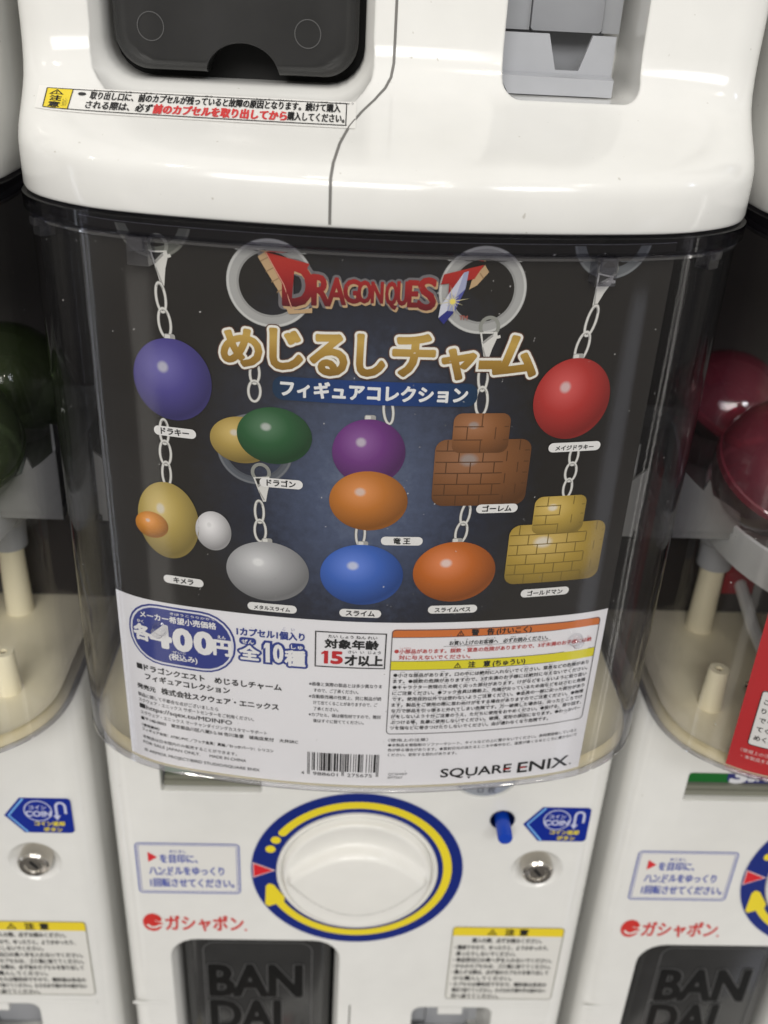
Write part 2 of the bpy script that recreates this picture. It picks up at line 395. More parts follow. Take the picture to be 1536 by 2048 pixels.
# how far the front flares towards the case below it: (height above the lip's lower edge, amount)
PROF = [(0.0, 1), (.009, 1), (.0125, .995), (.0150, .975), (.0170, .93), (.0190, .86), (.0215, .74), (.0240, .60), (.0270, .44), (.0300, .295), (.0330, .18), (.0370, .09), (.0420, .03), (.0480, .0), (.4, 0)]
def flare(z):
    for (a, s), (b, t) in zip(PROF, PROF[1:]):
        if z <= b: return s + (t - s) * max(0, z - a) / (b - a)
    return 0
def front_y(x, z):
    h = [(a[0] + (b[0] - a[0]) * flare(z), a[1] + (b[1] - a[1]) * flare(z)) for a, b in zip(FLAT, FLARE)]
    x = abs(x)
    for p, q in zip(h, h[1:]):
        if p[0] <= x <= q[0]: return p[1] + (q[1] - p[1]) * (x - p[0]) / ((q[0] - p[0]) or 1)
    return h[-3][1]

# ------------------------------------------------------------------ one capsule machine (local z = 0 at the lip's lower edge)
H = -ZB                     # panel reference height inside the machine
DECK = .0815 + H
def pz(z): return z + H
def loft(sections):
    n = len(sections[0][0]); v = []; f = []
    for pts, z in sections: v += [(x, y, z) for x, y in pts]
    for k in range(len(sections) - 1):
        for i in range(n): j = (i + 1) % n; f.append([k * n + i, k * n + j, (k + 1) * n + j, (k + 1) * n + i])
    f.append(list(range(n - 1, -1, -1))); f.append([(len(sections) - 1) * n + i for i in range(n)])
    return v, f
def cutter(g, name):
    return g.obj(name, M_white)
FLAP = (-.0956, -.203, -.0098, -.083); COIN = (.0352, -.2025, .081, -.136)
def make_housing(parent):
    S = [(section(1, .0016), 0), (section(1, .0004), .0006), (section(1), .002)]
    zs = sorted({p[0] for p in PROF[1:-1]} | {.0105, .0138, .016, .018, .0202, .0228, .0255, .0285, .0315, .035, .0395, .045})
    S += [(section(flare(z)), z) for z in zs]
    S += [(section(0), z) for z in (.1, .2, DECK - .004)]
    S += [(section(0, .0003), DECK - .0025), (section(0, .0012), DECK - .0008), (section(0, .0028), DECK)]
    v, f = loft(S)
    o = Geo().add(v, f).obj('housing', M_white, parent)
    cuts = []
    def rr(b, d, r): return rrect(b[0] - d, pz(b[1]) - d, b[2] + d, pz(b[3]) + d, r + d)
    # flap opening with a soft sloping surround
    g = Geo(); n = len(rr(FLAP, 0, .012))
    rings = [(rr(FLAP, .0075, .012), -.08), (rr(FLAP, .0042, .012), -.004), (rr(FLAP, .0022, .012), .0012), (rr(FLAP, .0006, .012), .004), (rr(FLAP, 0, .012), .0075), (rr(FLAP, 0, .012), .05)]
    V = [(x, y, z) for p, y in rings for x, z in p]
    Fc = [list(range(n)), [5 * n + i for i in range(n - 1, -1, -1)]] + [[k * n + i, (k + 1) * n + i, (k + 1) * n + (i + 1) % n, k * n + (i + 1) % n] for k in range(5) for i in range(n)]
    g.add(V, Fc); cuts.append(cutter(g, 'cut'))
    g = Geo(); g.prism(rr(COIN, 0, (.006)), -.08, .036); cuts.append(cutter(g, 'cut'))
    g = Geo(); g.prism(rrect(-.096, pz(.0266), -.0478, pz(.0450), .0016), -.01, .0085); cuts.append(cutter(g, 'cut'))
    g = Geo(); g.lathe([(.00001, .0055), (.0072, .0055), (.0078, .0052), (.0128, .0004), (.0133, .0), (.0133, -.01), (.00001, -.01)], (.0927, 0, pz(-.0232)), 'y', 48, closed=True); cuts.append(cutter(g, 'cut'))
    g = Geo(); g.prism(ell(.0712, pz(.0115), .0062, n=32), -.01, .010); cuts.append(cutter(g, 'cut'))
    g = Geo(); g.prism(ell(.0599, pz(.0435), .0189, n=48), -.01, .002, ell(.0599, pz(.0435), .0172, n=48)); cuts.append(cutter(g, 'cut'))
    for c in cuts:
        c.parent = parent
        m = o.modifiers.new('b', 'BOOLEAN'); m.operation = 'DIFFERENCE'; m.solver = 'EXACT'; m.object = c
    dg = bpy.context.evaluated_depsgraph_get(); dg.update()
    me = bpy.data.meshes.new_from_object(o.evaluated_get(dg)); o.modifiers.clear(); o.data = me
    me.materials.clear(); me.materials.append(M_white)
    for c in cuts: bpy.data.objects.remove(c)
    smooth(me, 32)
    return o
def make_seam(parent):
    path = [(-.0003, .2)] + [(-.0003, .1), (-.0003, .06), (-.0003, .048), (-.0004, .042), (-.0012, .038), (-.0030, .035), (-.0062, .032), (-.0105, .0288), (-.0142, .0255), (-.0168, .022), (-.0184, .018), (-.0190, .0145), (-.0190, .010), (-.0190, .0015)]
    path[0] = (-.0003, pz(-.1345)); fine = []
    for a, b in zip(path, path[1:]):
        for k in range(6): fine.append((a[0] + (b[0] - a[0]) * k / 6, a[1] + (b[1] - a[1]) * k / 6))
    fine.append(path[-1])
    v = []; f = []
    for i, (x, z) in enumerate(fine):
        a, b = fine[max(i - 1, 0)], fine[min(i + 1, len(fine) - 1)]
        y = lambda q, w: front_y(q, w)
        t = Vector((b[0] - a[0], y(b[0], b[1]) - y(a[0], a[1]), b[1] - a[1])).normalized()
        p = Vector((x, y(x, z), z)); e = .0004
        nx = Vector((e, y(x + e, z) - y(x - e, z), 0)).normalized() if False else Vector((1, (y(x + e, z) - y(x - e, z)) / (2 * e), 0)).normalized()
        side = nx - t * nx.dot(t); side.normalize(); nrm = side.cross(t)
        if nrm.y > 0: nrm = -nrm
        for q, d in ((-.00045, .0001), (-.00025, .00025), (.00025, .00025), (.00045, .0001)): v.append(p + side * q + nrm * d)
    for i in range(len(fine) - 1):
        for k in range(3): f.append([i * 4 + k, i * 4 + k + 1, i * 4 + k + 5, i * 4 + k + 4])
    return obj('door_seam', v, f, M_seam, parent)
BLUE = (.008, .022, .19); YEL = (.82, .66, .03); REDI = (.62, .03, .03); BLK = (.015, .015, .016); NAVY = (.03, .05, .27); WHT = (.8, .79, .77)
def make_flap(parent):
    x0, z0, x1, z1 = FLAP; g = Geo(); e = .0022; cx = (x0 + x1) / 2 + .0022
    R = lambda d, r, y: [(x, y, z) for x, z in rrect(x0 + e + d, pz(z0) + .0026 + d * .35, x1 - e - d, pz(z1) - .0012 - d * .3, r, 8)]
    rings = [R(0, .0115, .024), R(0, .0115, .0135), R(.0006, .0112, .0112), R(.0020, .0106, .0091), R(.0042, .0100, .0076), R(.0075, .0085, .0067), R(.0110, .0070, .0064)]
    n = len(rings[0]); m = len(rings)
    g.add(sum(rings, []), [[k * n + i, k * n + (i + 1) % n, (k + 1) * n + (i + 1) % n, (k + 1) * n + i] for k in range(m - 1) for i in range(n)] + [list(range(n)), [(m - 1) * n + i for i in range(n)]])
    fl = g.obj('capsule_flap', M_flap, parent)
    g = Geo(); r = .0122; zb = pz(z0) + .0020       # finger notch in the lower edge
    g.prism([(cx + r * math.cos(a), zb + r * .84 * math.sin(a)) for a in [PI * i / 20 for i in range(21)]] + [(cx - r, zb - .004), (cx + r, zb - .004)], 0, .04)
    ct = g.obj('cut', M_flap, parent); q = fl.modifiers.new('b', 'BOOLEAN'); q.operation = 'DIFFERENCE'; q.solver = 'EXACT'; q.object = ct
    dg = bpy.context.evaluated_depsgraph_get(); dg.update(); me = bpy.data.meshes.new_from_object(fl.evaluated_get(dg)); fl.modifiers.clear(); fl.data = me
    me.materials.clear(); me.materials.append(M_flap); smooth(me, 40); bpy.data.objects.remove(ct)
    k = Ink()
    for (bx0, bx1, bz0, bz1, t) in ((-.0790, -.0283, -.1355, -.1095, 'BAN'), (-.0790, -.0405, -.1655, -.1405, 'DAI')):
        k.text(t, bx0, pz(bz0), 0, ink((.085, .085, .085), .3), 2, x1=bx1, z1=pz(bz1), bold=.05)
        k.text(t, bx0, pz(bz0), 0, M_letter, 3.5, x1=bx1, z1=pz(bz1), bold=.032)
    k.build('lettering', flat_map(.0064), fl)
    k = Ink(); ed = ink((.10, .10, .10), .3)
    for c in (-.0800, -.0288): k.ring(c, pz(-.1870), .0041, .0044, ed, 1)
    k.stroke(rrect(x0 + .0135, pz(-.1690), x1 - .0125, pz(-.0905), .007), .0006, ed, 1, closed=True)  # pale ink paints the lit rounded border of the raised plate
    k.build('moulding_line', flat_map(.0064), fl)
    g = Geo(); g.prism(rrect(x0 - .001, pz(z0) - .001, x1 + .001, pz(z1) + .001, .012), .0245, .046); g.obj('chute', M_black, parent)
    return fl
def make_coin_tray(parent):
    x0, z0, x1, z1 = COIN; g = Geo(); t = .0004
    xr = x1 - .0062
    g.box(x0 + t, xr, .0335, .0355, pz(z0) + t, pz(z1) - t)
    o = g.obj('coin_return_cup', M_dgrey2, parent)
    zt, nb = pz(-.1835), pz(-.1945); g = Geo()
    g.prism([(x0 + .0058, pz(z0) + t), (xr, pz(z0) + t), (xr, zt), (.0668, zt), (.0632, nb), (.0552, nb), (.0520, zt), (x0 + t, zt), (x0 + t, pz(z0) + .0060), (x0 + .0022, pz(z0) + .0020)], .0130, .0150)
    g.obj('front_plate', M_grey, o)
    g = Geo(); g.prism([(x0 + .004, pz(z0) + t), (xr, pz(z0) + t), (xr, pz(z0) + .0058), (x0 + t, pz(z0) + .0062)], .0085, .0128, [(x0 + .004, pz(z0) + t), (xr, pz(z0) + t), (xr, pz(z0) + .0068), (x0 + t, pz(z0) + .0070)]); g.obj('sill', M_grey, o)
    g = Geo(); g.prism(rrect(.0468, pz(-.1830), .0712, pz(-.1366), .0012), .0215, .0330); g.obj('coin_stop', M_dgrey2, o)
    g = Geo(); g.prism([(x0 + .0008, pz(-.183)), (.0466, pz(-.183)), (.0466, pz(-.1365)), (x0 + .0008, pz(-.1365))], .0240, .0332); g.obj('inner_ledge', M_midgrey, o)
    g = Geo(); g.prism([(.0718, pz(-.183)), (x1 - .0030, pz(-.183)), (x1 - .0030, pz(-.1365)), (.0718, pz(-.1365))], .0240, .0332); g.obj('inner_ledge', M_midgrey, o)
    g = Geo(); g.prism(rrect(.0500, pz(-.1425), .0640, pz(-.1345), .0008), .0002, .004); g.obj('upper_tab', M_white, parent)
    return o
def make_knob(parent):
    cx, cz = .0003, pz(-.0264)
    k = Ink(); b = ink(BLUE, .3); y = ink(YEL, .3)
    k.ring(cx, cz, .0405, .0545, ink((.62, .63, .70), .3), 0, n=96); k.ring(cx, cz, .0408, .0541, b, 1, n=96)
    A = [math.radians(145 - i * 3.5) for i in range(99)]; A = [a for a in A if a > math.radians(-152)]
    mid = .0463; w = .0022
    ou = [(cx + (mid + w) * math.cos(a), cz + (mid + w) * math.sin(a)) for a in A]; inn = [(cx + (mid - w) * math.cos(a), cz + (mid - w) * math.sin(a)) for a in A]
    n = len(A); k.add(ou + inn, [[i, i + 1, i + 1 + n, i + n] for i in range(n - 1)], y, 2)
    for a in (145,): k.disc(cx + mid * math.cos(math.radians(a)), cz + mid * math.sin(math.radians(a)), w, y, 2.3)
    for a in (152.5, 161): k.disc(cx + (mid + .0004) * math.cos(math.radians(a)), cz + (mid + .0004) * math.sin(math.radians(a)), .0025, y, 2.3)
    P = lambda r, a: (cx + r * math.cos(math.radians(a)), cz + r * math.sin(math.radians(a)))
    k.poly([P(.0441, -148), P(.0420, -152), P(.0440, -166), P(.0462, -168), P(.0482, -166), P(.0535, -152), P(.0528, -149.5), P(.0485, -149)], y, 2.4)
    k.poly([(cx - .0533, cz - .0056), (cx - .0418, cz), (cx - .0533, cz + .0056)], ink((.75, .55, .55)), 2)
    k.poly([(cx - .0528, cz - .0047), (cx - .0430, cz), (cx - .0528, cz + .0047)], ink((.66, .02, .03)), 3)
    ring = k.build('knob_dial_ring', flat_map(0), parent)
    # white turning knob with an almond-shaped grip between two finger scoops
    v = [(cx, 0, cz)]; f = []; NA, NR = 96, 30; R = .0385
    def height(x, z):
        r = math.hypot(x, z); zl = .0205 * (1 - (x / .0345) ** 2) if abs(x) < .0345 else -.02
        e = (abs(z) - zl) / .0042
        top = .0114 - 2.4 * x * x - 1.2 * z * z
        if e <= 0: h = top
        else:
            q = min(1, e); q = q * q * (3 - 2 * q)
            h = top + (.0030 + .0022 * (r / R) ** 2 - top) * q
        if r > R - .0028: q = (r - (R - .0028)) / .0028; h *= math.sqrt(max(0, 1 - q * q))
        return h
    v[0] = (cx, -height(0, 0), cz)
    for j in range(1, NR + 1):
        r = R * (j / NR) ** .85
        for i in range(NA):
            a = 2 * PI * i / NA; x, z = r * math.cos(a), r * math.sin(a); v.append((cx + x, -max(height(x, z), 0), cz + z))
    for i in range(NA): f.append([0, 1 + i, 1 + (i + 1) % NA])
    for j in range(NR - 1):
        for i in range(NA): f.append([1 + j * NA + i, 1 + (j + 1) * NA + i, 1 + (j + 1) * NA + (i + 1) % NA, 1 + j * NA + (i + 1) % NA])
    kn = obj('turning_knob', v, f, M_knob, parent, sm=60)
    g = Geo(); g.lathe([(.0388, 0), (.0388, -.001), (.0402, -.0022), (.0412, -.0016), (.0414, 0)], (cx, 0, cz), 'y', 72); g.obj('collar', M_knob, kn)
    return kn
def tiny_lines(k, lines, x0, ztop, dz, h, col, lay=2, bold=.01, xmax=None):
    for i, t in enumerate(lines):
        if t: k.text(t[0], x0 + (t[2] if len(t) > 2 else 0), ztop - i * dz, h, col, lay, x1=t[1], bold=bold)
def make_stickers(parent):
    mp = flat_map(0); nb = ink((.10, .13, .42))
    # turning instructions
    k = Ink(); a, b, c, d = -.1117, pz(-.0445), -.0594, pz(-.0082)
    k.rect(a, b, c, d, ink((.74, .73, .70), .25), 0, .0025); k.frame(a, b, c, d, .0007, nb, 1, .0025); k.frame(a + .0014, b + .0014, c - .0014, d - .0014, .00035, nb, 1, .0016)
    k.poly([(a + .0062, pz(-.0218)), (a + .0062, pz(-.0146)), (a + .0108, pz(-.0182))], ink((.65, .03, .04)), 2)
    k.text('を目印に、', a + .0122, pz(-.0216), .0066, nb, 2, x1=a + .0310, bold=.025)
    k.text('めじるし', a + .0172, pz(-.0148), .0022, nb, 2, x1=a + .0255, bold=.02)
    k.text('ハンドルをゆっくり', a + .0063, pz(-.0303), .0066, nb, 2, x1=a + .0440, bold=.025)
    k.text('かいてん', a + .0095, pz(-.0313), .0020, nb, 2, x1=a + .0180, bold=.02)
    k.text('1回転させてください。', a + .0063, pz(-.0392), .0068, nb, 2, x1=a + .0490, bold=.025)
    k.build('instruction_sticker', mp, parent)
    # red maker mark
    k = Ink(); r = ink((.60, .035, .03)); w = ink((.79, .775, .73), .25); cx, cz = -.1062, pz(-.0671)
    k.disc(cx, cz, .0052, r, 1, .0068); k.poly([(cx + .001, cz + .0012), (cx + .0055, cz + .0042), (cx + .0062, cz - .0005)], w, 2)
    k.stroke([(cx - .0030, cz - .0016), (cx - .0012, cz - .0036), (cx + .0012, cz - .0038), (cx + .0034, cz - .0022), (cx + .0054, cz - .0020)], .0013, w, 2)
    k.disc(cx + .0032, cz + .0026, .0016, r, 3)
    k.text('ガシャポン', -.0995, pz(-.0733), .01, r, 1, x1=-.0588, z1=pz(-.0616), bold=.022)
    k.disc(-.0575, pz(-.0722), .0007, r, 1)
    k.build('maker_mark', mp, parent)
    # yellow-headed caution label
    k = Ink(); a, b, c, d = .0530, pz(-.1276), .1134, pz(-.0674)
    k.rect(a, b, c, d, ink((.72, .71, .67), .3), 0, .0022); k.frame(a, b, c, d, .0004, ink((.18, .17, .12)), 2, .0022)
    k.poly(rrect(a + .0004, d - .0072, c - .0004, d - .0004, (0, .0018, .0018, 0)), ink((.80, .62, .03), .3), 1)
    k.warn(a + .0215, d - .0062, .0046, BLK, 2); k.text('注', a + .0285, d - .0060, .0054, BLK, 2, bold=.04); k.text('意', a + .0362, d - .0060, .0054, BLK, 2, bold=.04)
    g = ink((.05, .05, .05))
    L = [('購入の際、必ずお読みください。', .049, .010), ('・機械ですので、ゆったりと、ようかかったり、', .0535), ('乗ったりしないでください。', .036, .0022), ('・商品取出口の奥へ手を入れないでください。', .0565), ('・からのカプセルは、ゴミ箱に捨ててください。', .0565),
         ('・購入する際は、必ず前のカプセルを取り出して', .0560), ('から購入してください。', .036, .0022), ('・カプセルは梱包材ですので、開封後は各自の', .0560), ('責任で捨ててください。小さなお子様の手の届かない', .0562, .0022), ('所へ捨ててください。', .030, .0022)]
    for i, t in enumerate(L):
        off = t[2] if len(t) > 2 else .0008
        k.text(t[0], a + .0012 + off, d - .0122 - i * .00515 - (.0006 if i > 0 else 0), .0040, g, 2, x1=a + t[1], bold=.02)
    k.build('caution_label', mp, parent)
    # blue coin-return sticker
    k = Ink(); a, b, c, d = .0905, pz(-.0026), .1148, pz(.0207); tip = (.0818, pz(.0089))
    _q = rrect(a, b, c, d, (.0022, .0022, .0, .0)); k.poly(_q[:-1] + [tip] + _q[-1:], ink((.004, .022, .27), .3), 0)
    lb = ink((.18, .42, .80), .3)
    k.stroke([(a + .0016, d - .0005), (tip[0] + .0022, tip[1]), (a + .0016, b + .0005)], .0011, lb, 1)
    pw = ink((.55, .57, .74), .3); cx, cz = .0985, pz(.0122)
    k.ring(cx, cz, .0063, .0069, pw, 1); k.text('コイン', cx, cz + .0012, .0030, pw, 1, center=True, bold=.03); k.text('COIN', cx, cz - .0036, .0050, pw, 1, center=True, bold=.04)
    U = [(.1074, pz(.0085)), (.1074, pz(.0150))] + [(.1096 + .0022 * math.cos(t), pz(.0152) + .0026 * math.sin(t)) for t in [PI - PI * i / 8 for i in range(9)]] + [(.1118, pz(.0105))]
    k.stroke(U, .0013, pw, 1); k.poly([(.1055, pz(.0095)), (.1093, pz(.0095)), (.1074, pz(.0062))], pw, 2)
    yl = ink((.75, .62, .05), .3)
    k.text('コイン返却', .0960, pz(.0026), .0032, yl, 1, x1=.1105, bold=.04); k.text('ボタン', .1000, pz(-.0014), .0032, yl, 1, x1=.1090, bold=.04)
    k.build('coin_return_sticker', mp, parent)
    # paper strip on the sloping shelf: row height z runs along the shelf
    zt, zb_ = .0309, .0250; LS = .0195
    def slope(u, w, l):
        z = zb_ + (zt - zb_) * w / LS; y = front_y(u, z); e = .0006
        gx = (front_y(u + e, z) - front_y(u - e, z)) / (2 * e); gz = (front_y(u, z + e) - front_y(u, z - e)) / (2 * e)
        return Vector((u, y, z)) + Vector((gx, -1, gz)).normalized() * (.00025 + l * LAY)
    k = Ink(); a, c = -.1140, -.0122
    Z = lambda q: q * LS
    for i in range(24):
        for j in range(6):
            x0 = a + (c - a) * i / 24; x1 = a + (c - a) * (i + 1) / 24; k.rect(x0, Z(j / 6), x1, Z((j + 1) / 6), ink((.80, .79, .76), .3), 0)
    kb = ink(BLK, .35)
    for i in range(24):
        x0 = a + .0032 + (c - a - .0060) * i / 24; x1 = a + .0032 + (c - a - .0060) * (i + 1) / 24
        k.rect(x0, Z(.07), x1, Z(.10), kb, 1.5); k.rect(x0, Z(.89), x1, Z(.92), kb, 1.5)
    for i in range(4):
        z_, z2 = Z(.10 + .1975 * i), Z(.10 + .1975 * (i + 1))
        for m in range(8): k.rect(a + .0032 + .001075 * m, z_, a + .0032 + .001075 * (m + 1), z2, ink((.82, .64, .04), .3), 1)
        for p, q in ((a + .0030, a + .0034), (a + .0116, a + .0119), (c - .0032, c - .0029)): k.rect(p, z_, q, z2, kb, 1.5)
    k.warn(a + .0068, Z(.64), Z(.22), kb, 2)
    k.text('注', a + .0050, Z(.38), 0, kb, 2, x1=a + .0088, z1=Z(.60), bold=.03); k.text('意', a + .0050, Z(.12), 0, kb, 2, x1=a + .0088, z1=Z(.34), bold=.03); k.text('ちゅうい', a + .0094, Z(.16), 0, kb, 2, x1=a + .0110, z1=Z(.5))
    rd = ink((.66, .06, .06), .35); p = a + .0138
    k.disc(p + .0012, Z(.73), .0013, kb, 2)
    k.text('取り出し口に、前のカプセルが残っていると故障の原因となります。続けて購入', p + .0040, Z(.57), Z(.34), kb, 2, x1=c - .0050, bold=.015)
    k.text('される際は、必ず', p + .0034, Z(.19), Z(.34), kb, 2, x1=p + .0245, bold=.015)
    k.text('前のカプセルを取り出してから', p + .0250, Z(.165), Z(.38), rd, 2, x1=p + .0665, bold=.028)
    k.text('購入してください。', p + .0668, Z(.19), Z(.34), kb, 2, x1=c - .0036, bold=.015)
    for t, x in (('と', .0046), ('だ', .0098), ('ぐち', .0145), ('まえ', .0210), ('のこ', .0400), ('こしょう', .0560), ('げんいん', .0632), ('つづ', .0765), ('こうにゅう', .0812)): k.text(t, p + x, Z(.87), Z(.10), kb, 2, x1=p + x + .0012 * len(t))
    k.build('notice_strip', slope, parent)
def make_small_parts(parent):
    # lock
    g = Geo(); c = (.0927, 0, pz(-.0232))
    g.lathe([(.00001, -.0022), (.0042, -.0022), (.0046, -.0030), (.0068, -.0034), (.0080, -.0022), (.0083, 0), (.0083, .0054)], c, 'y', 48)
    lk = g.obj('lock', M_metal, parent)
    g = Geo(); g.prism([(c[0] + x * .8 - z * .6, c[2] + x * .6 + z * .8) for x, z in ((-.0008, -.0028), (.0008, -.0028), (.0008, .0028), (-.0008, .0028))], -.0024, -.0020); g.obj('keyhole', M_black, lk)
    # blue push button standing out of its hole
    g = Geo(); c = (.0712, 0, pz(.0115)); g.lathe([(.0058, .0095), (.0058, -.0003), (.0061, -.0006), (.0061, .0098)], c, 'y', 32); g.lathe([(.00001, .0085), (.0060, .0085)], c, 'y', 32)
    hb = g.obj('button_well', M_dblue, parent)
    g = Geo(); g.lathe([(.0037, .008), (.0037, -.0112), (.0033, -.0119), (.00001, -.0121)], (.0712, 0, pz(.0108)), 'y', 24); g.obj('coin_release_button', M_blue, parent)
    # price window with its card
    g = Geo(); g.prism(rrect(-.0957, pz(.0269), -.0481, pz(.0447), .0015), .0068, .0083); w = g.obj('price_window', M_dgrey, parent)
    g = Geo(); g.box(-.0950, -.0486, .0030, .0066, pz(.0275), pz(.0306)); g.box(-.0950, -.0486, .0045, .0066, pz(.0306), pz(.0325)); g.obj('window_ledge', plastic('olive_grey_plastic', (.20, .20, .16), .3), w)
    k = Ink(); k.rect(-.0950, pz(.0330), -.0486, pz(.0445), ink((.012, .14, .025), .3), 0); k.poly(rrect(-.0735, pz(.0330), -.0486, pz(.0445), (0, 0, .003, .003)), ink((.03, .035, .17), .3), 1)
    k.text('3', -.0715, pz(.0335), .0130, ink((.72, .72, .75)), 2, x1=-.0640, bold=.06); k.text('まい', -.0628, pz(.0345), .0075, ink((.72, .72, .75)), 2, x1=-.0490, bold=.05)
    k.build('price_card', flat_map(.0066), w)
    # round coin badge
    g = Geo(); c = (.0599, 0, pz(.0435)); g.lathe([(.00001, -.0002), (.0150, -.0002), (.0165, .0004), (.0172, .0018)], c, 'y', 48); bd = g.obj('coin_badge', plastic('silver_plastic', (.42, .45, .50), .3, metal=.3), parent)
    k = Ink(); t = ink((.14, .15, .18)); k.frame(.0568, pz(.0300), .0598, pz(.0335), .0006, t, 1); k.text('枚', .0618, pz(.0302), .0042, t, 1, bold=.03); k.build('badge_marking', flat_map(-.0002), bd)
    # step at the lower door's edge
    for s in (-1, 1):
        g = Geo(); xs = (-HW + .002, FLAP[0] - .0075) if s < 0 else (COIN[2] + .004, HW - .010)
        g.add([(xs[0], -.0002, pz(-.1328)), (xs[1], -.0002, pz(-.1328)), (xs[1], -.0007, pz(-.1342)), (xs[0], -.0007, pz(-.1342)), (xs[0], 0.0008, pz(-.1365)), (xs[1], .0008, pz(-.1365))], [[0, 1, 2, 3], [3, 2, 5, 4]])
        g.obj('door_step', M_white, parent, sm=80)
def wall_mesh(line, z0, z1, nz=2):
    n = len(line); v = []; f = []
    for k in range(nz): v += [(x, y, z0 + (z1 - z0) * k / (nz - 1)) for x, y in line]
    for k in range(nz - 1):
        for i in range(n - 1): f.append([k * n + i, k * n + i + 1, (k + 1) * n + i + 1, (k + 1) * n + i])
    return v, f
CB, CT = .0825 + H, .3080 + H
def make_case(parent):
    v, f = wall_mesh(case_line(0, .2), CB, CT)
    cs = obj('clear_case', v, f, M_clear, parent, sm=60)
    v, f = wall_mesh(case_line(.0022, .2), CB, CT); obj('inner_face', v, f, M_clear_in, cs, sm=60)
    def rail(name, prof, mat):
        L = [case_line(d, .2) for d, z in prof]; n = len(L[0]); v = []; fc = []
        for l, (d, z) in zip(L, prof): v += [(x, y, z) for x, y in l]
        m = len(prof)
        for k in range(m):
            for i in range(n - 1): j = (k + 1) % m; fc.append([k * n + i, k * n + i + 1, j * n + i + 1, j * n + i])
        return obj(name, v, fc, mat, cs, sm=40)
    rail('bottom_rim', [(0, CB - .0003), (-.0004, CB), (-.0004, CB + .0007), (0, CB + .0010), (.0022, CB + .0007), (.0022, CB - .0003)], M_edge)
    rail('top_flange', [(-.0012, CT - .0052), (-.0020, CT - .0045), (-.0020, CT + .0003), (-.0012, CT + .0007), (.0035, CT + .0007), (.0035, CT - .0052)], M_rim)
    rail('top_ridge', [(.0004, CT - .0072), (-.0009, CT - .0066), (-.0009, CT - .0058), (.0004, CT - .0054)], M_edge)
    cl = case_line(.0008)
    for x in (-.112, -.078, .066, .1035):
        p = min(cl, key=lambda q: abs(q[0] - x)); i = cl.index(p); a, b = cl[i - 1], cl[i + 1]; t = Vector((b[0] - a[0], b[1] - a[1], 0)).normalized(); nrm = Vector((-t.y, t.x, 0))
        w = .0035 if abs(x) < .1 else .0026; h = .0090 if abs(x) < .1 else .0058
        g = Geo(); base = [(-w, -.0028), (w, -.0028), (w, .0024), (-w, .0024)]
        P = [(p[0] + t.x * q + nrm.x * r, p[1] + t.y * q + nrm.y * r) for q, r in base]; g.flat(P, CT - .0052 - h, CT - .0052)
        P = [(p[0] + t.x * q * .7 + nrm.x * r, p[1] + t.y * q * .7 + nrm.y * r) for q, r in [(-w, -.0040), (w, -.0040), (w, -.0026), (-w, -.0026)]]; g.flat(P, CT - .0045 - h * .55, CT - .0052)
        g.obj('clip', M_clip, cs)
    # clear bosses that hold the card
    for x, z in ((-.0805, .1532), (.0785, .1536)):
        p = min(cl, key=lambda q: abs(q[0] - x)); g = Geo(); i = cl.index(p); a, b = cl[i - 1], cl[i + 1]; t = Vector((b[0] - a[0], b[1] - a[1], 0)).normalized(); nn = Vector((t.y, -t.x, 0))
        g.lathe([(.00001, .0030), (.0020, .0030), (.0024, .0026), (.0026, 0), (.0032, -.0004)], (0, 0, 0), 'z', 28)
        m = nn.to_track_quat('Z', 'Y').to_matrix(); g.v = [tuple(m @ Vector(q) + Vector((p[0], p[1], z + H)) - nn * .0008) for q in g.v]
        g.obj('card_boss', M_boss, cs)
    # thin arris highlights of the moulded corner
    return cs
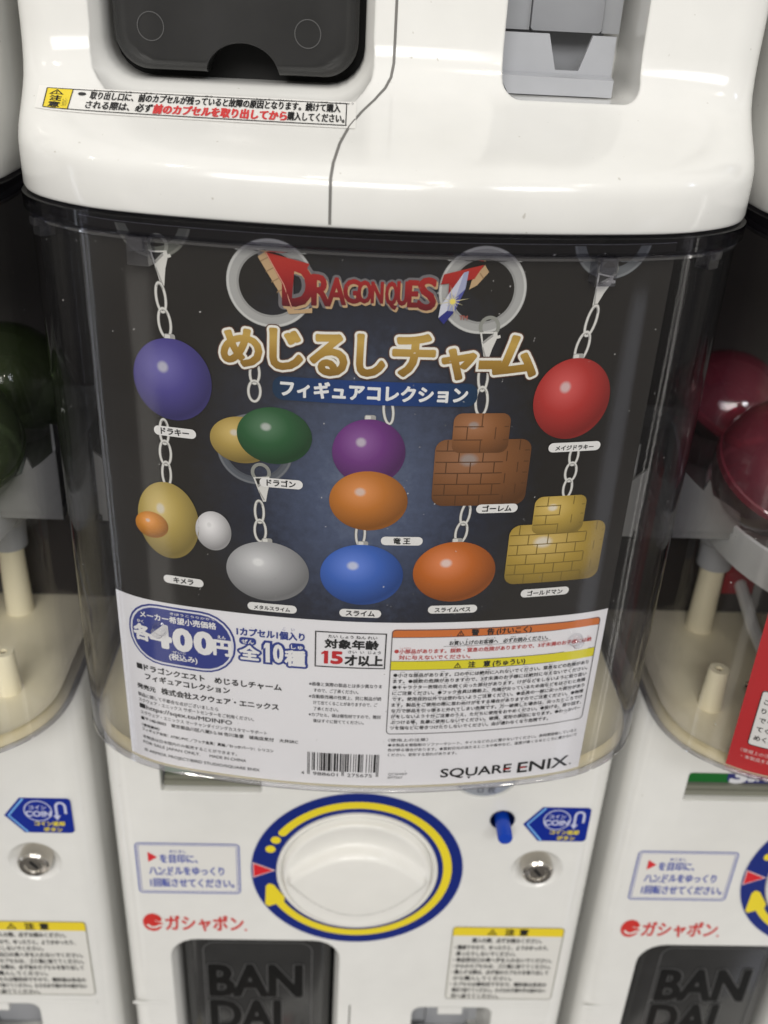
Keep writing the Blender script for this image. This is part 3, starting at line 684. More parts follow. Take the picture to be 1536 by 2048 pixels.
def make_inside(parent):
    inner = case_line(.0048, .155)
    # dished cream floor
    n = len(inner); v = []; f = []; c = (0, .05)
    K = [(1, .0012), (.97, .0), (.9, -.0001), (.75, -.0006), (.5, -.0012), (.25, -.0015)]
    for s, h in K: v += [(c[0] + (x - c[0]) * s, c[1] + (y - c[1]) * s, .0862 + h + H) for x, y in inner]
    for k in range(len(K) - 1):
        for i in range(n): j = (i + 1) % n; f.append([k * n + i, k * n + j, (k + 1) * n + j, (k + 1) * n + i])
    f.append([(len(K) - 1) * n + i for i in range(n)])
    fl = obj('hopper_floor', v, f, M_cream, parent, sm=60)
    L = case_line(.0026, .155); obj('hopper_base', [(x, y, .0823 + H) for x, y in L], [list(range(len(L)))], M_cream, parent)
    g = Geo(); g.box(-.118, .118, .1535, .1560, .085 + H, .303 + H); g.obj('back_panel', M_back, parent)
    g = Geo(); g.box(-.118, .118, .0775, .0795, .0868 + H, .1560 + H); g.obj('inner_wall', M_back, parent)
    for s in (-1, 1):
        g = Geo(); g.lathe([(.0056, .084 + H), (.0047, .1065 + H), (.0044, .1072 + H), (.0018, .1073 + H), (.0018, .1060 + H), (.00001, .1060 + H)], (s * .0945, .001, 0), 'z', 28)
        p = g.obj('screw_post', M_cream, parent, sm=40)
        g = Geo(); g.lathe([(.0016, .1062 + H), (.0010, .1064 + H), (.00001, .1062 + H)], (s * .0945, .001, 0), 'z', 16); g.obj('screw', M_metal, p)
        g = Geo(); g.lathe([(.0068, .084 + H), (.0060, .126 + H)], (s * .0800, .065, 0), 'z', 28); p = g.obj('support_column', M_cream, parent)
        g = Geo(); g.lathe([(.0062, .1235 + H), (.0085, .1240 + H), (.0088, .137 + H), (.0105, .139 + H), (.0105, .1600 + H)], (s * .0800, .065, 0), 'z', 28); g.obj('socket', M_grey, p)
        # linkage beside the drum
        g = Geo(); g.tube([(s * .0630, .068, .112 + H), (s * .0625, .042, .101 + H), (s * .0610, .008, .0925 + H)], .0032); g.obj('linkage_arm', M_lgrey, parent)
        g = Geo(); g.box(s * .064 - .008, s * .064 + .008, .066, .0772, .106 + H, .135 + H); g.obj('red_catch', M_red, parent)
        g = Geo(); g.lathe([(.0042, 0), (.0042, .0024), (.0020, .0040), (.00001, .0042)], (s * .0705, .012, .0865 + H), 'z', 20); g.obj('washer_screw', M_metal, parent)
        g = Geo(); g.box(s * .0640 - .010, s * .0640 + .010, .002, .010, .0855 + H, .0890 + H); g.obj('bracket', M_dblue, parent)
    # grey capsule tray with a white collar, and the saw-edged baffle round it
    z0, z1 = .1585 + H, .1635 + H; n = 64; g = Geo(); out = []
    ring = ell(0, .048, .098, n=n)
    def out_at(a):
        dx, dy = math.cos(a), math.sin(a); best = 9
        Q = case_line(.0036, .150); Q = Q + [Q[0]]
        for p, q in zip(Q, Q[1:]):
            ex, ey = q[0] - p[0], q[1] - p[1]; d = dx * ey - dy * ex
            if abs(d) < 1e-12: continue
            t = ((p[0]) * ey - (p[1] - .048) * ex) / d; w = (p[0] * dy - (p[1] - .048) * dx) / d
            if t > 0 and -1e-6 <= w <= 1 + 1e-6: best = min(best, t)
        return (dx * best, .048 + dy * best)
    # (the ring of the tray lies clear of the card)
    outp = [out_at(2 * PI * i / n) for i in range(n)]
    outp = [(x, max(y, .030)) for x, y in outp]
    r2 = [(x * .3, max(.048 + (y - .048) * .3, .0315)) for x, y in ring]
    V = [(x, y, z0) for x, y in outp] + [(x, y, z0) for x, y in r2] + [(x, y, z1) for x, y in outp] + [(x, y, z1) for x, y in r2]
    F = []
    for i in range(n):
        j = (i + 1) % n; F += [[i, j, n + j, n + i], [2 * n + i, 2 * n + j, 3 * n + j, 3 * n + i], [i, j, 2 * n + j, 2 * n + i], [n + i, n + j, 3 * n + j, 3 * n + i]]
    tr = obj('capsule_tray', V, F, M_tray, parent)
    g = Geo(); g.lathe([(.0895, .148 + H), (.0925, .1478 + H), (.0935, .1660 + H), (.0925, .1668 + H), (.0915, .1660 + H), (.0905, .150 + H)], (0, .048, 0), 'z', 64, closed=True); g.obj('collar', M_lgrey, tr, sm=50)
    v = []; f = []; T = [(x * .985, .048 + (y - .048) * .985) for x, y in outp]
    teeth = lambda i: .012 + (.026 if (i % 16) in (14, 15) else .020 if (i % 16) in (12, 13, 0) else .010 if (i % 16) in (11, 1) else 0)
    for i, (x, y) in enumerate(T): v += [(x, y, z1), (x, y, z1 + teeth(i))]
    for i in range(n):
        j = (i + 1) % n
        if T[i][1] < .0315 or T[j][1] < .0315: continue
        f.append([2 * i, 2 * j, 2 * j + 1, 2 * i + 1])
    b = obj('baffle', v, f, M_tray, tr); s = b.modifiers.new('s', 'SOLIDIFY'); s.thickness = .0012
    for q in (-1, 1):
        P = [(-.1195, .1625), (-.1195, .1930), (-.1125, .1865), (-.1088, .1838), (-.1070, .1890), (-.1042, .1815), (-.0960, .1765), (-.0900, .1725), (-.0880, .1625)]
        g = Geo(); g.prism([(q * x, z + H) for x, z in P], .0285, .0299); g.obj('front_baffle', M_tray, tr)
    g = Geo(); g.lathe([(.0903, .1622 + H), (.0300, .1640 + H), (.00001, .1640 + H)], (0, .048, 0), 'z', 64); g.obj('carousel_plate', M_tray, tr)
    return tr

G_M = 'capsule machines stacked side by side'
root = thing('capsule_machine', 'white capsule machine in the middle, its clear case holding the big black and white card', 'vending machine', (X0, 0, ZB), G_M)
make_housing(root); make_seam(root); make_flap(root); make_coin_tray(root); make_knob(root); make_stickers(root); make_small_parts(root)
make_case(root); make_inside(root)
UPPER = ('housing', 'door_seam', 'capsule_flap', 'chute', 'coin_return_cup', 'notice_strip', 'upper_tab')
def base_name(o): return o.name.split('.')[0]
def copy_machine(label, loc, keep=None):
    r = root.copy(); sc.collection.objects.link(r); r.location = loc; r['label'] = label
    for ch in list(root.children):
        if keep and base_name(ch) not in keep: continue
        c = ch.copy(); sc.collection.objects.link(c); c.parent = r
        for g in list(ch.children):
            if keep and base_name(g) == 'lettering': continue
            d = g.copy(); sc.collection.objects.link(d); d.parent = c
    return r
copy_machine('white capsule machine at the left edge, green capsules in its clear case', (X0 - PITCH, 0, ZB))
copy_machine('white capsule machine at the right edge, red capsules in its clear case', (X0 + PITCH, 0, ZB))
copy_machine('white machine body with black flap and grey coin return, above the black card', (X0, 0, ZB + STACK), UPPER)
copy_machine('sliver of white machine body in the top left corner of the photo', (X0 - PITCH, 0, ZB + STACK), UPPER)
copy_machine('sliver of white machine body in the top right corner of the photo', (X0 + PITCH, 0, ZB + STACK), UPPER)

# ------------------------------------------------------------------ the display cards
CL = case_line(.0035); _d = [0]
for _a, _b in zip(CL, CL[1:]): _d.append(_d[-1] + math.hypot(_b[0] - _a[0], _b[1] - _a[1]))
_mid = _d[len(_d) // 2]; _d = [q - _mid for q in _d]
def card_map(u, w, l):
    """u along the bend in metres, w height in the world"""
    j = 0
    lo, hi = 0, len(_d) - 2
    while lo < hi:
        m = (lo + hi + 1) // 2
        if _d[m] <= u: lo = m
        else: hi = m - 1
    j = lo; t = (u - _d[j]) / (_d[j + 1] - _d[j])
    def nrm(i):
        a, b = CL[max(i - 1, 0)], CL[min(i + 1, len(CL) - 1)]; dx, dy = b[0] - a[0], b[1] - a[1]; q = math.hypot(dx, dy); return dy / q, -dx / q
    n0, n1 = nrm(j), nrm(j + 1)
    nx, ny = n0[0] + (n1[0] - n0[0]) * t, n0[1] + (n1[1] - n0[1]) * t
    e = l * LAY
    return Vector((CL[j][0] + (CL[j + 1][0] - CL[j][0]) * t + nx * e, CL[j][1] + (CL[j + 1][1] - CL[j][1]) * t + ny * e, w - .084))
def print_mat(name, build):
    m, nt, b = new_mat(name); uv = nt.nodes.new('ShaderNodeUVMap'); uv.uv_map = 'print'
    b.inputs['Roughness'].default_value = .42; b.inputs['Specular IOR Level'].default_value = .3
    nt.links.new(build(nt, uv.outputs[0]), b.inputs['Base Color']); return m
def ramp(nt, fac, stops):
    r = nt.nodes.new('ShaderNodeValToRGB'); e = r.color_ramp.elements
    while len(e) < len(stops): e.new(.5)
    for q, (p, c) in zip(e, stops): q.position = p; q.color = tuple(c) + (1,)
    nt.links.new(fac, r.inputs[0]); return r.outputs[0]
def dark_print(nt, uv):
    # mottled blue glow in the middle of a black ground
    L = nt.links.new
    mp = nt.nodes.new('ShaderNodeMapping'); mp.inputs['Location'].default_value = (.05 * 1.35, -2.20 * .95, 0); mp.inputs['Scale'].default_value = (1.35, .95, 1); L(uv, mp.inputs[0])
    ln = nt.nodes.new('ShaderNodeVectorMath'); ln.operation = 'LENGTH'; L(mp.outputs[0], ln.inputs[0])
    no = nt.nodes.new('ShaderNodeTexNoise'); no.inputs['Scale'].default_value = 26; no.inputs['Detail'].default_value = 6; no.inputs['Roughness'].default_value = .75; L(uv, no.inputs['Vector'])
    ad = nt.nodes.new('ShaderNodeMath'); ad.operation = 'MULTIPLY_ADD'; ad.inputs[1].default_value = .35; L(no.outputs['Fac'], ad.inputs[0]); L(ln.outputs['Value'], ad.inputs[2])
    return ramp(nt, ad.outputs[0], [(.12, (.16, .195, .29)), (.40, (.070, .090, .155)), (.72, (.024, .027, .042)), (1.0, (.0165, .0145, .013))])
M_darkprint = print_mat('dark_print', dark_print)
def vertical(stops, v0, v1):
    def f(nt, uv):
        s = nt.nodes.new('ShaderNodeSeparateXYZ'); nt.links.new(uv, s.inputs[0])
        r = nt.nodes.new('ShaderNodeMapRange'); r.inputs['From Min'].default_value = v0 * .01; r.inputs['From Max'].default_value = v1 * .01
        nt.links.new(s.outputs['Y'], r.inputs['Value']); return ramp(nt, r.outputs[0], stops)
    return f
M_gold = print_mat('gold_print', vertical([(0, (.17, .085, .01)), (.45, (.36, .21, .035)), (.75, (.52, .34, .08)), (1, (.40, .25, .05))], 259, 278))
M_logo = print_mat('red_print', vertical([(0, (.045, .006, .012)), (.45, (.26, .012, .016)), (1, (.46, .03, .02))], 282, 299))
def banner_print(nt, uv):
    s = nt.nodes.new('ShaderNodeSeparateXYZ'); nt.links.new(uv, s.inputs[0])
    r = nt.nodes.new('ShaderNodeMapRange'); r.inputs['From Min'].default_value = -.37; r.inputs['From Max'].default_value = .31; nt.links.new(s.outputs['X'], r.inputs['Value'])
    return ramp(nt, r.outputs[0], [(0, (.006, .03, .07)), (.5, (.01, .045, .22)), (1, (.006, .03, .07))])
M_banner = print_mat('banner_print', banner_print)

def thicken(o):
    q = o.modifiers.new('s', 'SOLIDIFY'); q.thickness = .0005; q.offset = -1
    q = o.modifiers.new('e', 'EDGE_SPLIT'); q.split_angle = math.radians(50)
card = thing('display_card', 'curved advertising card inside the middle clear case, black upper half and white lower half', 'poster', (X0, 0, .084))
U0, U1, V0, V1, VS = -101.5, 93.0, 82.9, 305.5, 164.8
def cprint(k, name, parent=card, cut=4.0): return k.build(name, card_map, parent, cut=cut, unit=.001)
k = Ink(); k.rect(U0, V0, U1, V1, M_paper, 0); sh = cprint(k, 'card_sheet'); thicken(sh)
k = Ink(); k.rect(U0, VS, U1, V1 - .02, M_darkprint, 1); cprint(k, 'dark_picture_ground')

# key rings, clasps and chains in the picture
RG = (.38, .38, .375); RL = (.56, .56, .55)
def key_ring(cx, cz, R, w, lo=RG, hi=RL):
    k = Ink(); k.ring(cx, cz, R - w, R, lo, 2, n=64); k.ring(cx, cz, R - .9, R - .2, hi, 2.4, n=64); k.ring(cx, cz, R - w + .1, R - w + .7, tuple(c * .8 for c in lo), 2.4, n=64)
    cprint(k, 'key_ring_picture')
def clip_top(cx, cz, R, w, lo, hi):      # ring cut off by the card's upper edge
    k = Ink(); a = math.degrees(math.asin((V1 - .4 - cz) / R)); n = 40
    for r0, r1, c, l in ((R - w, R, lo, 2), (R - .9, R - .2, hi, 2.4)):
        o = ell(cx, cz, r1, n=n, a0=180 - a, a1=360 + a); i = ell(cx, cz, r0, n=n, a0=180 - a, a1=360 + a)
        o = [(x, min(z, V1 - .4)) for x, z in o]; i = [(x, min(z, V1 - .4)) for x, z in i]
        k.add(o + i, [[q, q + 1, q + 1 + n, q + n] for q in range(n - 1)], c, l)
    cprint(k, 'key_ring_picture')
key_ring(-37.3, 290.2, 14.0, 4.0); key_ring(29.2, 290.9, 14.0, 4.0); key_ring(-43.2, 232.8, 13.2, 3.0, (.10, .11, .13), (.17, .18, .20))
clip_top(-74.6, 308.0, 12.8, 3.6, (.13, .135, .12), (.20, .20, .18)); clip_top(70.2, 308.0, 13.4, 3.6, (.14, .15, .16), (.21, .22, .23))
SIL = (.68, .67, .64); SHD = (.16, .155, .15); MIDG = (.36, .355, .34)
def clasp(cx, cz, tilt=0, h=12):
    k = Ink(); c, s = math.cos(math.radians(tilt)), math.sin(math.radians(tilt)); R = lambda P: [(cx + x * c - z * s, cz + x * s + z * c) for x, z in P]
    k.stroke(R(ell(0, 1.8, 2.9, 3.1, 24)), 1.2, (.27, .275, .25), 3, True)
    k.poly(R([(-2.9, 0), (-1.9, -4.2), (-.5, -h + 1), (.5, -h + 1), (1.6, -5.5), (3.0, -1.5), (2.7, .2)]), SIL, 3.2)
    k.poly(R([(-2.2, -.4), (-1.5, -3.6), (1.7, -.4)]), (.03, .03, .03), 3.4); k.stroke(R([(-1.7, -3.6), (1.4, -.9)]), .8, MIDG, 3.6)
    k.stroke(R([(2.8, -1.6), (3.9, -1.3)]), 1.0, SIL, 3.4); k.stroke(R([(-1.6, -5.0), (0, -h + 1.6)]), .5, MIDG, 3.4)
    cprint(k, 'clasp_picture')
def chain(x0, z0, x1, z1):
    k = Ink(); L = math.hypot(x1 - x0, z1 - z0); a = math.atan2(z1 - z0, x1 - x0); c, s = math.cos(a), math.sin(a)
    R = lambda P: [(x0 + x * c - z * s, z0 + x * s + z * c) for x, z in P]
    n = max(1, round(L / 7.5)); d = L / n
    for i in range(n):
        m = (i + .5) * d; w = 1.55 if i % 2 == 0 else 2.0; e = d * .58
        k.stroke(R([(m + e * math.cos(t) , w * math.sin(t)) for t in [2 * PI * q / 28 for q in range(28)]]), 1.15, SHD, 3.2 + .1 * (i % 2), True)
        k.stroke(R([(m + e * math.cos(t), w * math.sin(t)) for t in [2 * PI * q / 28 for q in range(28)]]), .75, SIL, 3.5 + .1 * (i % 2), True)
        k.stroke(R([(m + e * .9 * math.cos(t), w * .9 * math.sin(t)) for t in [2.2 + 1.6 * q / 8 for q in range(9)]]), .35, MIDG, 3.8, False)
    cprint(k, 'chain_picture')
clasp(-72.8, 297.6, 4); chain(-73.3, 287, -71.8, 270.5); clasp(69.0, 296.0, -14); chain(67.2, 285.5, 63.6, 268)
chain(-74.8, 240, -75.0, 216); chain(67.6, 236, 66.8, 217); chain(-42.6, 263.5, -43.0, 251)
clasp(-41.0, 222.6, 6, 10.5); chain(-42.0, 212.8, -41.6, 197.5)
chain(31.8, 267, 32.4, 249.5); clasp(32.4, 277.5, 0, 11); chain(1.0, 254, 2.0, 246); chain(-6.1, 207, -6.1, 198.6); chain(31.0, 214.8, 29.3, 200.2)
# the charms in the picture: plain round beads and blocks in the same colours
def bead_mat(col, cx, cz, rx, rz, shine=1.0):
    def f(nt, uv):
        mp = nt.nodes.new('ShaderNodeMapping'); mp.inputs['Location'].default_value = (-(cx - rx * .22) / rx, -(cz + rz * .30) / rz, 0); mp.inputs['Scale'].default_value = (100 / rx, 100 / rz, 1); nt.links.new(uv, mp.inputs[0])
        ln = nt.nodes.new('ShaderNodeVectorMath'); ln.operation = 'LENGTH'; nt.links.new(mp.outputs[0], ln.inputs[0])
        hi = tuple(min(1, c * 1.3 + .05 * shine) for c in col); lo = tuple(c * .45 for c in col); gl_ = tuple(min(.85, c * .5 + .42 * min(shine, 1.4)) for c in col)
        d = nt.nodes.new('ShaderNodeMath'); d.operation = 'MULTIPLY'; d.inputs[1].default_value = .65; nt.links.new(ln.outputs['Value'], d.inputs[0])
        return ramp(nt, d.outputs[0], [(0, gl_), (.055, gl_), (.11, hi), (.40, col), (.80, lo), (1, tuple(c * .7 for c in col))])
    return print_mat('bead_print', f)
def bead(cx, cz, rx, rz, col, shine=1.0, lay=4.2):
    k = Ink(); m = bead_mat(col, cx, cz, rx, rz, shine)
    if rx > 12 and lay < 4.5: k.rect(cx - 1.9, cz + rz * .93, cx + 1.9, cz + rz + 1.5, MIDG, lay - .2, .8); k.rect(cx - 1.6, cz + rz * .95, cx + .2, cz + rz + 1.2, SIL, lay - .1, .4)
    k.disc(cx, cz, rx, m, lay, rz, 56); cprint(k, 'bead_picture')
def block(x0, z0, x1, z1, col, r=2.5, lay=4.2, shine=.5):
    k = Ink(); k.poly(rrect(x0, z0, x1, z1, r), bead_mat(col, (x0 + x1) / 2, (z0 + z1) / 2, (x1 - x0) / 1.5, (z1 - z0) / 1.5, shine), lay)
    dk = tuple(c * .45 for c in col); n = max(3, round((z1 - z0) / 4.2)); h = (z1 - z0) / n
    for i in range(n):
        if i: k.stroke([(x0 + .4, z0 + i * h), (x1 - .4, z0 + i * h)], .4, dk, lay + .15)
        m = max(2, round((x1 - x0) / 8)); w = (x1 - x0) / m
        for j in range(m + 1):
            x = x0 + (j + (.5 if i % 2 else 0)) * w
            if x0 + 2 < x < x1 - 2: k.stroke([(x, z0 + i * h + .2), (x, z0 + (i + 1) * h - .2)], .4, dk, lay + .15)
    cprint(k, 'block_picture')
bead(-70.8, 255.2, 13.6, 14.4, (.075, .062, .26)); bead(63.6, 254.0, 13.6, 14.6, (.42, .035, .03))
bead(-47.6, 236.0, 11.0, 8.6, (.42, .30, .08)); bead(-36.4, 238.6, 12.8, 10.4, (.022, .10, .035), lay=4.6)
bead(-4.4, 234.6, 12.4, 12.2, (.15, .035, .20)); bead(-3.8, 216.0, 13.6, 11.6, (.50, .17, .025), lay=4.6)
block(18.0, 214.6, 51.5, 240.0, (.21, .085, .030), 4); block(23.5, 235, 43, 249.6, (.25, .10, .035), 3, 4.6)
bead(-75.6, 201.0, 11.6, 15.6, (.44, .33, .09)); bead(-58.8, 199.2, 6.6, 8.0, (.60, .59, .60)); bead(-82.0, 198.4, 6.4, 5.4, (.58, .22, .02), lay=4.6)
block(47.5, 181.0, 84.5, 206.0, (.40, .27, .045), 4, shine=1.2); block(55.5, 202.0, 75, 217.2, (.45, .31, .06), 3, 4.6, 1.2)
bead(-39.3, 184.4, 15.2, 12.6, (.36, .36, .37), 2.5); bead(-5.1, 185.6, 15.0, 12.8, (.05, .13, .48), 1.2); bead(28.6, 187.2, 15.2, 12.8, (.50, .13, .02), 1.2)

# name tags
def name_tag(t, x0, x1, z):
    k = Ink(); k.rect(x0, z - 1.75, x1, z + 1.75, (.78, .77, .76), 5.4, 1.7); tg = cprint(k, 'name_tag')
    k = Ink(); w = (x1 - x0) / 2; em = min(2.75, w * 1.5 / len(t)); k.text(t, (x0 + x1) / 2, z - 1.0, em, BLK, 6.0, center=True, bold=.035); cprint(k, 'lettering', tg, None)
for t, x0, x1, z in (('ドラキー', -78.4, -63.4, 236.4), ('メイジドラキー', 57.6, 76.7, 236.3), ('ドラゴン', -41.6, -26.6, 220.9), ('竜 王', 1.2, 16.1, 200.4), ('ゴーレム', 34.2, 49.2, 213.3), ('キメラ', -78.8, -63.4, 176.2),
                    ('ゴールドマン', 54.7, 73.7, 176.6), ('メタルスライム', -46.9, -28.5, 168.9), ('スライム', -12.7, 2.7, 169.0), ('スライムベス', 20.0, 38.5, 171.0)): name_tag(t, x0, x1, z)

# red arched logo with stone sides and a crystal
def arch(x, z):
    t = (x + 5) / 29.0; s = 1 + .55 * t * t * (1.1 if t < 0 else .9)
    return (x, 288.6 + (z - 288.6) * s + 1.2 * t * t - .02 * (x + 5))
def logo_text(k, col, lay, bold, dx=0, dz=0):
    for ch, x0, x1, z0, z1 in (('D', -33.0, -24.2, 284.2, 297.0), ('R', -24.0, -18.6, 284.8, 294.0), ('A', -19.2, -13.8, 285.4, 293.4), ('G', -14.2, -9.4, 286.0, 293.2), ('O', -9.8, -5.8, 286.2, 293.0), ('N', -5.6, -2.2, 286.4, 292.8),
                               ('Q', -1.2, 2.2, 284.6, 293.0), ('U', 2.4, 5.4, 286.0, 293.2), ('E', 5.8, 8.6, 285.6, 293.6), ('S', 9.0, 14.2, 284.8, 294.6)):
        k.text(ch, x0 + dx, z0 + dz, 0, col, lay, x1=x1 + dx, z1=z1 + dz, bold=bold)
wingL = [(-38.8, 300.2), (-25.0, 297.4), (-26.0, 295.4), (-29.6, 295.8), (-30.4, 286.0), (-30.6, 283.0), (-33.4, 290.6), (-36.4, 296.0)]
wingR = [(15.6, 292.8), (16.4, 296.0), (28.6, 299.2), (26.0, 294.8), (21.8, 293.8), (21.0, 286.0), (18.2, 285.6), (18.2, 293.2)]
k = Ink(); glow = (.16, .15, .16)
def grow(P, d): cx = sum(p[0] for p in P) / len(P); cz = sum(p[1] for p in P) / len(P); return [(x + (d if x > cx else -d), z + (d if z > cz else -d)) for x, z in P]
logo_text(k, glow, 7.0, .09); tan = (.50, .34, .19); tan2 = (.30, .19, .10)
k.poly(grow([(-40.6, 299.0), (-38.2, 300.6), (-30.0, 283.0), (-27.8, 282.2), (-31.6, 281.6), (-34.4, 289.6)], .5), glow, 7.0)
k.poly([(-41.0, 298.6), (-38.4, 300.4), (-35.6, 295.4), (-32.6, 290.0), (-29.6, 282.6), (-27.6, 282.8), (-24.0, 283.6), (-24.0, 282.0), (-31.4, 281.2), (-34.4, 288.0), (-37.8, 293.4)], tan, 7.6)
for i in range(5): t = i / 5; x = -40.2 + 8.4 * t; z = 297.2 - 15.6 * t; k.stroke([(x, z), (x + 2.4, z + 1.4)], .35, tan2, 7.9)
k.poly([(28.9, 299.2), (30.4, 297.0), (27.0, 292.8), (24.6, 291.4), (25.2, 294.2)], tan, 7.6); k.stroke([(27.6, 296.6), (28.8, 295.0)], .35, tan2, 7.9)
logo_text(k, tan, 7.6, .035, .45, -.7)
k.poly(wingL, M_logo, 8.2); k.poly(wingR, M_logo, 8.2); logo_text(k, M_logo, 8.4, .028)
k.stroke([(-38.4, 300.0), (-36.2, 296.0), (-33.0, 290.6), (-30.4, 283.2)], .3, (.62, .30, .22), 8.6)
lg = cprint(k, 'title_logo', cut=None)
k = Ink(); k.poly([(16.0, 286.0), (18.6, 290.4), (22.6, 296.8), (24.0, 297.2), (23.4, 291.6), (20.6, 284.4), (17.4, 280.2), (15.6, 282.2)], (.34, .36, .52), 9.0); k.poly([(16.0, 286.0), (18.6, 290.4), (18.2, 284.6), (15.6, 282.2)], (.60, .61, .70), 9.2)
k.poly([(15.6, 282.2), (18.2, 284.6), (20.6, 284.4), (17.4, 280.2)], (.025, .03, .20), 9.2); k.poly([(18.6, 290.4), (22.6, 296.8), (20.6, 289.0)], (.55, .55, .66), 9.2); k.poly([(20.6, 284.4), (23.4, 291.6), (20.8, 289.0)], (.08, .09, .32), 9.2)
for i in range(12):
    a = PI * i / 6 + .2; l = (5.4, 2.6, 3.6)[i % 3]; cx, cz = 19.7, 287.6
    k.poly([(cx - .22 * math.sin(a), cz + .22 * math.cos(a)), (cx + l * math.cos(a), cz + l * math.sin(a)), (cx + .22 * math.sin(a), cz - .22 * math.cos(a))], (.62, .56, .34), 9.5 + .03 * i)
k.disc(19.7, 287.6, .9, (.8, .66, .15), 10)
k.text('TM', 22.3, 281.7, 2.0, (.34, .10, .08), 8, bold=.03); cprint(k, 'crystal', lg, None)
# gold title lettering with white and brown outlines
k = Ink(); TT = [('め', -54.6, -39.0, 261.6, 276.2), ('じ', -38.6, -25.8, 261.6, 277.2), ('る', -25.6, -11.6, 260.6, 276.4), ('し', -10.6, .6, 261.0, 277.0), ('チ', .8, 16.6, 261.4, 277.6), ('ャ', 16.8, 30.0, 260.6, 273.0), ('ー', 29.4, 38.0, 266.2, 268.6), ('ム', 33.6, 50.4, 261.6, 277.6)]
for ch, x0, x1, z0, z1 in TT:
    for b, c, l in ((.118, (.10, .045, .03), 7.0), (.094, (.80, .78, .72), 7.5), (.042, M_gold, 8.0)):
        d = b * 16
        if ch == 'ー': k.rect(30.6 - d, 265.9 - d, 36.8 + d, 267.6 + d, c, l + .1); continue
        k.text(ch, x0 + 1.5, z0 + 1.4, 0, c, l + (.22 if ch in 'じしャム' else 0), x1=x1 - 1.5, z1=z1 - 1.4, bold=b * 16 / ((z1 - z0) * 1.05))
cprint(k, 'title_lettering', cut=None)
k = Ink(); k.rect(-36.8, 252.0, 30.6, 260.2, M_banner, 6.2, 3.4); bn = cprint(k, 'subtitle_banner')
k = Ink(); k.text('フィギュアコレクション', -34.0, 253.5, 0, (.78, .78, .78), 6.8, x1=27.2, z1=259.0, bold=.045); cprint(k, 'lettering', bn, None)

# price badge
PB = (.035, .05, .245)
k = Ink(); k.rect(-96.0, 134.8, -52.0, 163.4, PB, 1.6, 13.5); k.frame(-95.2, 135.6, -52.8, 162.6, .8, (.72, .72, .78), 2.0, 12.7); pb = cprint(k, 'price_badge')
k = Ink(); W = (.80, .79, .79)
k.text('メーカー希望小売価格', -90.2, 156.2, 3.3, W, 2.4, x1=-59.4, bold=.03); k.text('きぼうこうりかかく', -77.5, 159.9, 1.2, W, 2.4, x1=-60, bold=.02)
k.text('各', -93.6, 145.2, 0, W, 2.4, x1=-86.6, z1=152.4, bold=.05); k.text('かく', -91.8, 153.3, 1.7, W, 2.4, bold=.03)
k.text('4', -86.2, 144.0, 0, W, 2.4, x1=-78.2, z1=153.8, bold=.055); k.text('0', -76.4, 143.9, 0, W, 2.4, x1=-69.8, z1=153.5, bold=.06); k.text('0', -67.9, 143.9, 0, W, 2.4, x1=-61.3, z1=153.5, bold=.06)
k.text('円', -60.6, 144.2, 0, W, 2.4, x1=-54.0, z1=151.0, bold=.05); k.text('えん', -59.0, 152.0, 1.7, W, 2.4, bold=.03)
k.text('(税込み)', -79.0, 138.8, 3.2, W, 2.4, x1=-67.6, bold=.03); k.text('ぜいこ', -77.6, 142.0, 1.1, W, 2.4, x1=-72, bold=.02)
cprint(k, 'lettering', pb, None)
# capsule count
k = Ink(); NB = (.03, .05, .25)
k.text('1カプセル1個入り', -51.4, 155.0, 3.9, NB, 2, x1=-25.6, bold=.04); k.text('こ', -33.8, 159.0, 1.6, NB, 2); k.text('い', -30.6, 159.0, 1.6, NB, 2)
for b, c, l in ((.17, NB, 2.0), (.045, (.80, .79, .79), 2.6)):
    k.text('全', -50.4, 143.8, 0, c, l, x1=-43.0, z1=150.2, bold=b); k.one(-41.0, 143.4, -38.9, 152.4, 1.45, c, l, .1 if l > 2.3 else 1.1); k.text('0', -37.2, 143.9, 0, c, l, x1=-33.9, z1=151.9, bold=b * .72); k.text('種', -32.8, 142.8, 0, c, l, x1=-25.4, z1=149.8, bold=b)
k.rect(-50.6, 150.6, -44.0, 154.0, NB, 2.2, 1.4); k.rect(-31.4, 150.2, -25.4, 153.4, NB, 2.2, 1.4)
k.text('ぜん', -49.6, 151.3, 2.2, W, 2.8, x1=-45.0, bold=.03); k.text('しゅ', -30.6, 150.9, 2.2, W, 2.8, x1=-26.2, bold=.03)
cprint(k, 'capsule_count', cut=None)
# age limit
k = Ink(); k.frame(-21.6, 143.2, 5.4, 159.9, .5, BLK, 2)
k.text('対象年齢', -17.8, 152.3, 0, BLK, 2, x1=2.4, z1=156.4, bold=.045); k.text('たい しょう ねん れい', -16.6, 157.2, 1.6, BLK, 2, x1=1.8, bold=.02)
k.one(-19.1, 144.9, -16.5, 150.9, 1.55, (.52, .025, .03), 2); k.text('5', -15.2, 145.2, 0, (.52, .025, .03), 2, x1=-11.2, z1=150.6, bold=.05); k.text('才以上', -10.0, 144.6, 0, BLK, 2, x1=4.2, z1=149.4, bold=.045); k.text('さい  い  じょう', -9.0, 150.4, 1.5, BLK, 2, x1=3.4, bold=.02)
cprint(k, 'age_limit_box')
